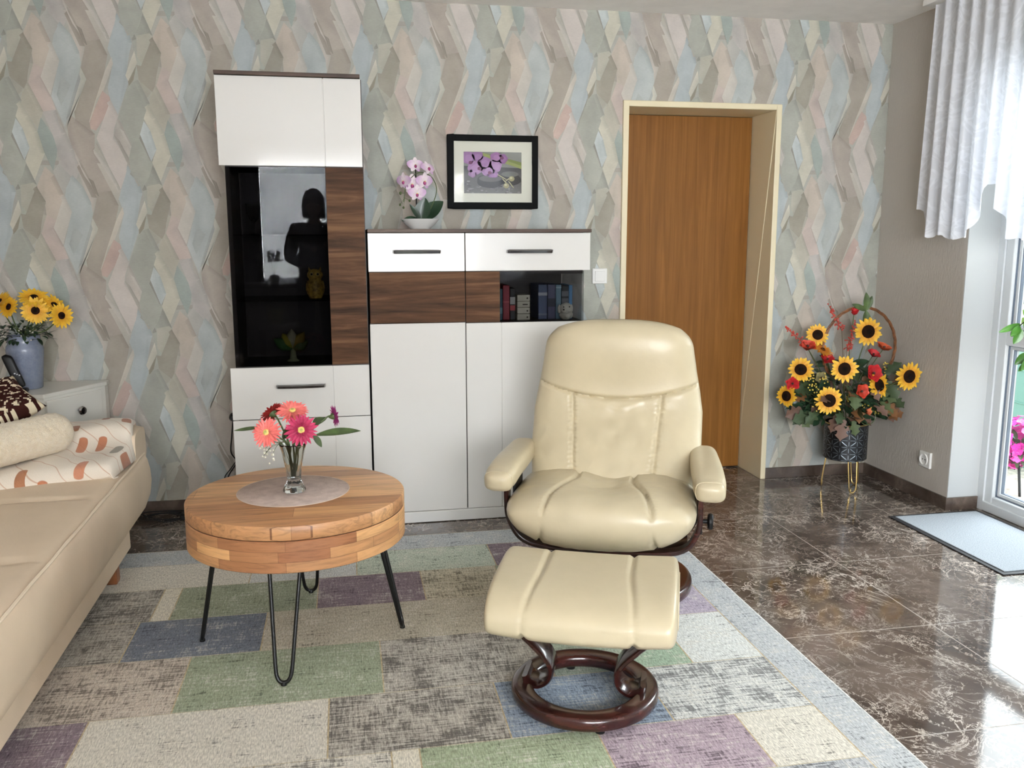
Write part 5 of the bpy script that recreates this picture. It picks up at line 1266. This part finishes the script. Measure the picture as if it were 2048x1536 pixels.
uv = cv_.data.uv_layers.new(name='UVMap')
for li, l in enumerate(cv_.data.loops):
    i, j = divmod(l.vertex_index, NCZ); uv.data[li].uv = (i/(NCY-1)*2.75, cv_.data.vertices[l.vertex_index].co.z)
tag(cv_, 'white embroidered sheer valance with scalloped hem at the terrace door', 'curtain')
cr = MB().box(2.29, 2.365, -3.4, -.46, 2.440, H-.001).build('curtain_rail', M['white_plastic'], bevel=.003, smooth=False); tag(cr, 'white ceiling rail carrying the sheer valance', 'curtain rail')

# ------------------------------------------------------------------ terrace and garden beyond the door
tg = MB().box(2.74, 12, -8, 9, -.26, -.20).build('ground_terrace', plain('pale_gravel', (198, 186, 172), .95, var=.22, vscale=22, bump=.5, bscale=60), smooth=False); struct(tg)
struct(MB().box(2.733, 2.85, -3.3, -.71, -.2, -.02).build('trim_3', M['ceiling'], smooth=False))
TQ = plain('teal_plastic', (120, 170, 156), .5)
bx = thing('garden_box', 'teal plastic garden storage box seen through the terrace door', 'storage box', (4.0, .2, -.2))
mb = MB(); mb.box(0, .7, 0, 1.7, .0, .74)
for z in (.22, .44, .66): mb.box(-.008, .004, 0, 1.7, z-.012, z)
mb.build('body', TQ, bx, bevel=.01); MB().box(-.03, .73, -.03, 1.73, .74, .80).build('lid', plain('pale_teal', (158, 196, 184), .5), bx, bevel=.015)
fs = thing('pink_flower_pot', 'bright pink flowering plant on a dark stand outside the glass', 'plant', (3.55, .10, -.2))
rn = random.Random(4); mb = MB()
for k in range(170):
    d = Vector((rn.gauss(0, 1), rn.gauss(0, 1), rn.gauss(0, 1))).normalized(); p = Vector((0, .0, .30))+Vector((d.x*.12, d.y*.12, d.z*.17))*rn.uniform(.7, 1)
    c_ = rn.choice([lin((255, 70, 200)), lin((240, 40, 180)), lin((255, 110, 214))])
    petal_ring(mb, p, d, .026, 5, .002, .026, .25, c_, c_, .1, k, .1, k)
mb.build('blossoms', M['petal'], fs, fix=False)['kind'] = 'stuff'
mb = MB()
for k in range(60):
    d = Vector((rn.gauss(0, 1), rn.gauss(0, 1), rn.gauss(0, .7))).normalized(); leaf(mb, Vector((0, 0, .26))+d*.06, d, .08, .03)
mb.build('leaves', M['green_leaf'], fs, fix=False)['kind'] = 'stuff'
for a in (0, 2.1, 4.2): MB().tube([(0, 0, .26), (.14*math.cos(a), .14*math.sin(a), .0)], .008, 7).build('leg', M['black_metal'], fs)
rl = thing('balcony_railing', 'grey horizontal railing in front of the garden trees', 'railing', (4.9, .0, -.2))
for k, z in enumerate((1.05, 1.28)): MB().box(-.02, .02, -2, 6, z-.03, z+.03).build('rail', plain('grey_rail', (168, 170, 172), .5) if k == 0 else bpy.data.materials['grey_rail'], rl, smooth=False)
for y in (-1.9, .9, 3.4, 5.8): MB().box(-.025, .025, y-.025, y+.025, 0, 1.31).build('post', bpy.data.materials['grey_rail'], rl, smooth=False)
for q, (x, y, s, col_) in enumerate([(6.3, 3.7, 1.0, (150, 190, 84)), (8.6, 2.9, 1.3, (170, 206, 104)), (6.4, 1.2, .9, (120, 168, 72)), (7.4, -1.4, 1.3, (146, 186, 90)), (7.2, -4.0, 1.2, (128, 170, 80))]):
    tr_ = thing('garden_tree', ['light green leafy tree behind the railing', 'yellow green tree farthest behind the railing', 'mid green shrub tree behind the teal box', 'leafy tree beyond the terrace mirrored in the floor', 'leafy tree at the far end of the terrace'][q], 'tree', (x, y, -.2), 0, 'trees beyond the terrace')
    mb = MB()
    for k in range(700):
        d = Vector((rn.gauss(0, 1), rn.gauss(0, 1), rn.gauss(0, 1))).normalized()*rn.random()**.4; p = Vector((0, 0, 1.5*s))+Vector((d.x*.9, d.y*.9, d.z*1.25))*s
        leaf(mb, p, (rn.gauss(0, 1), rn.gauss(0, 1), -.3), .16, .09, col=None)
    o = mb.build('foliage', plain('tree_leaf', col_, .6, var=.2, vscale=3), tr_, fix=False); o['kind'] = 'stuff'
    MB().tube([(0, 0, 0), (.03, .02, .7*s), (0, 0, 1.6*s)], lambda t_: .05*(1-.6*t_), 8).build('trunk', M['wicker'], tr_)

# ficus by the terrace door, only its leaves reach into view
FI = thing('potted_ficus', 'green ficus whose drooping leaves hang in front of the terrace door', 'plant', (2.03, -1.99, 0))
MB().lathe([(0, 0.001), (.11, 0.001), (.15, .26), (.155, .28), (.145, .28), (.135, .25), (0, .25)], 36).build('pot', M['white_gloss'], FI)
tk = MB().tube(catmull([(0, 0, .24), (.02, .01, .5), (-.01, .0, .8), (.02, -.02, 1.0), (0, 0, 1.2)], 6), lambda t_: .016*(1-.6*t_), 8).build('trunk', M['wicker'], FI)
mb = MB(); st = MB(); lf_ = lambda x, y, z: Vector((x-2.03, y+1.99, z))
for (b0, tip) in ((lf_(2.03, -1.99, 1.15), lf_(1.885, -1.73, 1.035)), (lf_(2.03, -1.99, .95), lf_(1.93, -1.74, .915)), (lf_(2.03, -1.99, 1.1), lf_(2.0, -1.72, 1.12)), (lf_(2.03, -1.99, 1.15), lf_(2.0, -2.3, 1.15)), (lf_(2.03, -1.99, 1.12), lf_(2.15, -2.2, 1.1))):
    md = (b0+tip)/2+Vector((0, 0, .07)); pts = catmull([b0, md, tip], 8); st.tube(pts, .0022, 6)
    for k in range(6, 17, 2):
        for s in (-1, 1):
            leaf(mb, pts[k], (-.5+.5*s*rn.random(), .3*s, -.7), rn.uniform(.05, .065), rn.uniform(.022, .030), (-.2, -1, .3), .3)
for (x, z, d, L, wd) in ((1.895, 1.04, (-.9, .1, -.35), .08, .022), (1.905, 1.02, (-.5, 0, -1), .06, .032), (1.945, 1.03, (.2, 0, -1), .065, .034), (1.94, .935, (-.8, 0, -.7), .065, .032), (1.945, .94, (-.35, 0, -1), .065, .03)):
    leaf(mb, lf_(x, -1.72, z), d, L, wd, (-.2, -1, .3), .2)
for k in range(90):
    a = rn.uniform(0, 2*PI); d = Vector((math.cos(a), math.sin(a), rn.uniform(-.4, .4))); p = Vector((.03, -.08, 1.08))+d*rn.uniform(.05, .15)+Vector((.0, -.1, .05))
    leaf(mb, p, d+Vector((0, 0, -.6)), .085, .04)
mb.build('foliage', plain('ficus_leaf', (66, 118, 40), .35, var=.2, vscale=12), FI, fix=False, angle=180)['kind'] = 'stuff'
st.build('twig', M['stem'], FI)

# ------------------------------------------------------------------ cables by the skirting
def loopcable(seed, n, c, rx, ry, z=.006):
    r0 = random.Random(seed); pts = []
    for k in range(n):
        a = k*1.9+r0.uniform(-.4, .4); pts.append((c[0]+rx*math.cos(a)*r0.uniform(.5, 1), c[1]+ry*math.sin(a)*r0.uniform(.5, 1), z+.03*r0.random()*abs(math.sin(k))))
    return catmull(pts, 8)
cb = thing('power_cable', 'tangled black cable with adapter on the floor behind the coffee table', 'cable', (0, 0, 0))
MB().tube(loopcable(3, 14, (-1.36, -.13), .17, .07), .003, 6).build('cable', M['black_plastic'], cb)
MB().box(-1.30, -1.20, -.16, -.10, .0005, .032).build('adapter', M['black_plastic'], cb, bevel=.006)
pl = thing('plug_and_lead', 'black plug with hanging lead on the wallpaper left of the tall cabinet', 'plug', (-1.045, 0, 0))
MB().lathe([(0, 0), (.020, 0), (.018, .03), (.010, .042), (0, .042)], 20).build('plug', M['black_plastic'], pl)
o = pl.children[0]; o.rotation_euler = (R(90), 0, 0); o.location = (.0, -.006, .475)
MB().tube(catmull([(.0, -.03, .46), (-.01, -.035, .38), (-.018, -.03, .30), (.006, -.035, .25), (-.03, -.03, .19), (-.06, -.035, .12), (-.09, -.06, .03), (-.16, -.10, .006)], 8), .003, 6).build('lead', M['black_plastic'], pl)
MB().tube(catmull([(.03, -.02, .34), (.02, -.03, .28), (-.02, -.03, .22), (-.055, -.03, .17), (-.03, -.03, .12), (.03, -.04, .05), (.05, -.05, .006)], 8), .0025, 6).build('second_lead', M['black_plastic'], pl)

# ------------------------------------------------------------------ behind the camera: window, curtain, stool and the photographer
W1 = thing('window_1', None, None); W1['kind'] = 'structure'
mb = MB()
for (a, b2, c, d) in ((WX0, WX0+.06, WZ0, WZ1), (WX1-.06, WX1, WZ0, WZ1), (WX0+.06, WX1-.06, WZ0, WZ0+.06), (WX0+.06, WX1-.06, WZ1-.06, WZ1), (-.02, .05, WZ0+.06, WZ1-.06)): mb.box(a, b2, YB-.12, YB-.05, c, d)
struct(mb.build('window_frame', M['pvc'], W1, bevel=.004, smooth=False))
MB().box(WX0+.055, WX1-.055, YB-.09, YB-.084, WZ0+.055, WZ1-.055).build('glass_pane', M['glass'], W1, smooth=False)
struct(MB().box(WX0-.05, WX1+.05, YB-.05, YB+.20, WZ0-.04, WZ0).build('window_sill', M['skirting'], W1, bevel=.004, smooth=False))
def cur2(i, j):
    s = -1.34+2.84*i/299; tt = j/19; z = 2.38+(.875-2.38)*tt; z -= .012*abs(math.sin(s*PI/.07))*tt
    return (s, YB+.035+.022*math.sin(2*PI*s/.10+math.sin(s*5)), z)
c2 = MB().grid(300, 20, cur2).build('window_sheer', M['sheer'], angle=180)
uv = c2.data.uv_layers.new(name='UVMap')
for li, l in enumerate(c2.data.loops):
    i, j = divmod(l.vertex_index, 20); uv.data[li].uv = (i/299*2.9, j/19*1.2)
tag(c2, 'white pleated sheer curtain at the window mirrored in the cabinet glass', 'curtain')
sd_ = MB().grid(40, 8, lambda i, j: (-1.34-.2*(1-i/39), YB+.035+.02*math.sin(i*1.0), 2.40-1.52*j/7)).build('side_drape', plain('dark_drape', (60, 48, 44), .9), angle=180); tag(sd_, 'dark side drape mirrored beside the sheer in the cabinet glass', 'curtain')
cr = MB().box(-1.7, 1.7, YB+.005, YB+.07, 2.41, H-.001).build('curtain_rail', M['white_plastic'], smooth=False); tag(cr, 'white ceiling rail above the window behind the viewer', 'curtain rail')
hp_ = thing('white_flower_pot', 'white flowering pot plant on the window sill mirrored in the glass', 'plant', (-1.22, YB+.135, WZ0))
MB().lathe([(0, 0.0005), (.045, 0.0005), (.06, .10), (.055, .10), (0, .09)], 24).build('pot', M['white_gloss'], hp_)
for k in range(3):
    mb = MB(); mb.tube([(0, 0, .09), (.05*(k-1), 0, .34)], .003, 6, col=lin((80, 110, 60)))
    for q in range(26): mb.ball((.05*(k-1)+rn.gauss(0, .014), rn.gauss(0, .014), .24+.11*rn.random()), .011, 5, col=lin((236, 238, 232)))
    mb.build('flower_spike', M['misc'], hp_)
sl = thing('upholstered_stool', 'wooden stool with white seat mirrored in the tall cabinet glass', 'stool', (-1.18, -5.75, 0))
MB().box(-.19, .19, -.17, .17, .42, .47).build('seat', plain('stool_cover', (226, 222, 212), .9), sl, bevel=.018, segs=3)
for x in (-.16, .16):
    for y in (-.14, .14): MB().box(x-.018, x+.018, y-.018, y+.018, 0.001, .42).build('leg', M['walnut'], sl)
pp = thing('gift_planter', 'pale yellow planter with white ribbon bow on the stool', 'planter', (-1.2, -5.75, .4705))
MB().lathe([(0, 0), (.06, 0), (.085, .15), (.08, .15), (.055, .01), (0, .01)], 4).build('box', plain('pale_yellow', (216, 206, 150), .7), pp, smooth=False)
mb = MB()
for s in (-1, 1):
    mb.band(catmull([(0, .075, .12), (s*.04, .08, .17), (s*.075, .08, .16), (s*.05, .08, .125), (0, .076, .12)], 6), .016, .002, (0, 1, .3)); mb.band(catmull([(0, .076, .12), (s*.03, .085, .08), (s*.06, .08, .01)], 6), .016, .002, (0, 1, .3))
mb.build('bow', M['paper'], pp)

# the photographer
PE = thing('person', 'person in dark jacket and jeans taking the photo, mirrored in the cabinet glass', 'person', (-.745, -4.95, 0))
def skinned(name, verts, edges, rad, mat, parent, sub=2, rootv=0):
    me = bpy.data.meshes.new(name); me.from_pydata(verts, edges, []); o = bpy.data.objects.new(name, me); C.objects.link(o); o.parent = parent
    sk = o.modifiers.new('skin', 'SKIN'); sk.use_smooth_shade = True
    for k, v_ in enumerate(me.skin_vertices[0].data):
        v_.radius = (rad[k], rad[k]) if not isinstance(rad[k], tuple) else rad[k]; v_.use_root = (k == rootv)
    s_ = o.modifiers.new('sub', 'SUBSURF'); s_.levels = sub; s_.render_levels = sub; me.materials.append(mat); return o
SKIN = plain('skin', (196, 152, 126), .55)
bv = [(0, 0, .93), (0, .01, 1.10), (0, .0, 1.28), (0, -.01, 1.42), (0, .0, 1.50), (0, .02, 1.56),
      (-.17, -.01, 1.43), (-.24, .04, 1.17), (-.12, .22, 1.13), (.02, .33, 1.27), (.17, -.01, 1.43), (.24, .06, 1.17), (.27, .24, 1.18), (.27, .37, 1.29),
      (-.095, 0, .90), (-.105, .015, .50), (-.11, -.01, .09), (-.115, .10, .035), (.095, 0, .90), (.105, .015, .50), (.11, -.01, .09), (.115, .10, .035)]
be = [(0, 1), (1, 2), (2, 3), (3, 4), (4, 5), (3, 6), (6, 7), (7, 8), (8, 9), (3, 10), (10, 11), (11, 12), (12, 13), (0, 14), (14, 15), (15, 16), (16, 17), (0, 18), (18, 19), (19, 20), (20, 21)]
brd = [.13, .115, .13, .10, .05, .05, .062, .045, .038, .026, .062, .045, .038, .026, .085, .058, .042, .035, .085, .058, .042, .035]
body = skinned('body', bv, be, brd, SKIN, PE)
JK = plain('dark_jacket', (24, 25, 30), .8); JN = plain('blue_jeans', (34, 44, 72), .85); HR = plain('dark_hair', (26, 18, 14), .5)
jk = [0, 1, 2, 3, 6, 7, 8, 9, 10, 11, 12, 13]
jv = [(0, 0, 1.02), (0, .01, 1.12), (0, 0, 1.28), (0, -.01, 1.42), (-.17, -.01, 1.43), (-.245, .04, 1.17), (-.12, .22, 1.13), (.0, .315, 1.25), (.17, -.01, 1.43), (.245, .06, 1.17), (.27, .24, 1.18), (.27, .345, 1.27), (0, .0, .98)]
jo = skinned('jacket', jv, [(12, 0), (0, 1), (1, 2), (2, 3), (3, 4), (4, 5), (5, 6), (6, 7), (3, 8), (8, 9), (9, 10), (10, 11)], [.17, .155, .165, .135, .085, .066, .056, .045, .085, .066, .056, .045, .175], JK, PE)
skinned('jeans', [(0, 0, .95), (-.098, 0, .88), (-.105, .015, .50), (-.11, -.01, .10), (.098, 0, .88), (.105, .015, .50), (.11, -.01, .10)], [(0, 1), (1, 2), (2, 3), (0, 4), (4, 5), (5, 6)], [.145, .10, .075, .065, .10, .075, .065], JN, PE)
for s in (-1, 1):
    mb = MB()
    def sh(i, j, s=s):
        t_ = i/11; a = 2*PI*j/20; e = (max(0, 1-abs(2*t_-1)**5))**.5
        return (s*.112+.045*e*math.cos(a)*(1-.15*t_), -.075+.25*t_, .002+max(0, .038*e*(1+math.sin(a))*(1.25-.5*t_)))
    mb.grid(12, 20, sh, cv=True).build('shoe', M['black_plastic'], PE, angle=180)
hm = MB()
def head_pt(i, j):
    th = PI*i/31; ph = 2*PI*j/40; d = Vector((math.sin(th)*math.cos(ph), math.sin(th)*math.sin(ph), math.cos(th)))
    x, y, z = d.x*.077, d.y*.097, d.z*.118
    if z < 0: x *= 1-.28*(-z/.118)**1.5; y *= 1-.10*(-z/.118)
    if d.y > .6: y += .020*bump_(x, .013)*bump_(z+.012, .024)+.006*bump_(z+.058, .014)*bump_(x, .028)-.006*(bump_(x-.032, .014)+bump_(x+.032, .014))*bump_(z-.010, .012)
    return (x, .03+y, 1.655+z)
hd_ = hm.grid(32, 40, head_pt, cv=True).build('head', SKIN, PE, angle=180)
for s in (-1, 1):
    mb = MB(); mb.ball((s*.031, .115, 1.665), .011, 9, col=lin((235, 232, 228))); mb.ball((s*.031, .1235, 1.665), .0045, 7, col=lin((40, 28, 20))); mb.build('eye', M['misc'], hd_)
    mb = MB(); mb.ball((s*.077, .02, 1.655), .026, 9, (.35, .6, 1.1), lin((190, 146, 120))); mb.build('ear', M['misc'], hd_)
mb = MB(); mb.ball((0, .118, 1.603), .022, 9, (1, .25, .3), lin((160, 90, 84))); mb.build('mouth', M['misc'], hd_)
def hair(i, j):
    th = PI*.60*i/23; ph = 2*PI*j/48; d = Vector((math.sin(th)*math.cos(ph), math.sin(th)*math.sin(ph), math.cos(th)))
    fr_ = max(0, math.sin(ph)); x, y, z = d.x*.100, d.y*.112-.006, d.z*.142
    if i > 13: q = (i-13)/10; z -= .085*q*(1-fr_**.6); z += .055*q*fr_**.5
    w_ = .003*noise.noise(Vector((x*60, y*60, z*8)))
    return (x*(1+w_*8), .025+y*(1+w_*8), 1.665+z)
MB().grid(24, 48, hair, cv=True).build('hair', HR, PE, angle=180, solid=.012)
# hands with separate fingers closed round the phone
PHX, PHY, PHZ = -.4796+.745, -4.475+4.95, 1.345
def hand(side, wrist, palm):
    w_, p_ = Vector(wrist), Vector(palm); hv = [tuple(w_), tuple((w_+p_)/2), tuple(p_)]; he = [(0, 1), (1, 2)]; hr = [.024, .026, .024]
    for k, L in enumerate((.062, .070, .066, .052)):
        b0 = p_+Vector((0, .006, .024-.016*k)); e = Vector((-side*.9, .25, 0)); n0 = len(hv)
        hv += [tuple(b0), tuple(b0+Vector((side*-.012, .022, .0))), tuple(b0+Vector((-side*.030*L/.07, .026, .002))), tuple(b0+Vector((-side*L*.75, .022, .004)))]; he += [(2, n0), (n0, n0+1), (n0+1, n0+2), (n0+2, n0+3)]; hr += [.010, .0092, .0086, .0078]
    n0 = len(hv); hv += [tuple(p_+Vector((-side*.012, -.020, .012))), tuple(p_+Vector((-side*.030, -.022, .026))), tuple(p_+Vector((-side*.044, -.016, .038)))]; he += [(1, n0), (n0, n0+1), (n0+1, n0+2)]; hr += [.012, .0105, .009]
    return skinned('hand', hv, he, hr, SKIN, PE, 2, 0)
hand(1, (PHX+.07, PHY-.12, PHZ-.045), (PHX+.092, PHY-.035, PHZ-.005))
hand(-1, (PHX-.17, PHY-.12, PHZ-.06), (PHX-.092, PHY-.035, PHZ-.01))
sp_ = thing('smartphone', 'dark smartphone held up in both hands of the mirrored photographer', 'phone', (-.4796, -4.475, 1.345))
MB().box(-.076, .076, -.004, .004, -.036, .036).build('body', M['black_plastic'], sp_, bevel=.003)
mb = MB(); mb.box(-.072, .072, -.0048, -.0038, -.033, .033); mb.build('screen', M['black_plastic'], sp_, smooth=False)
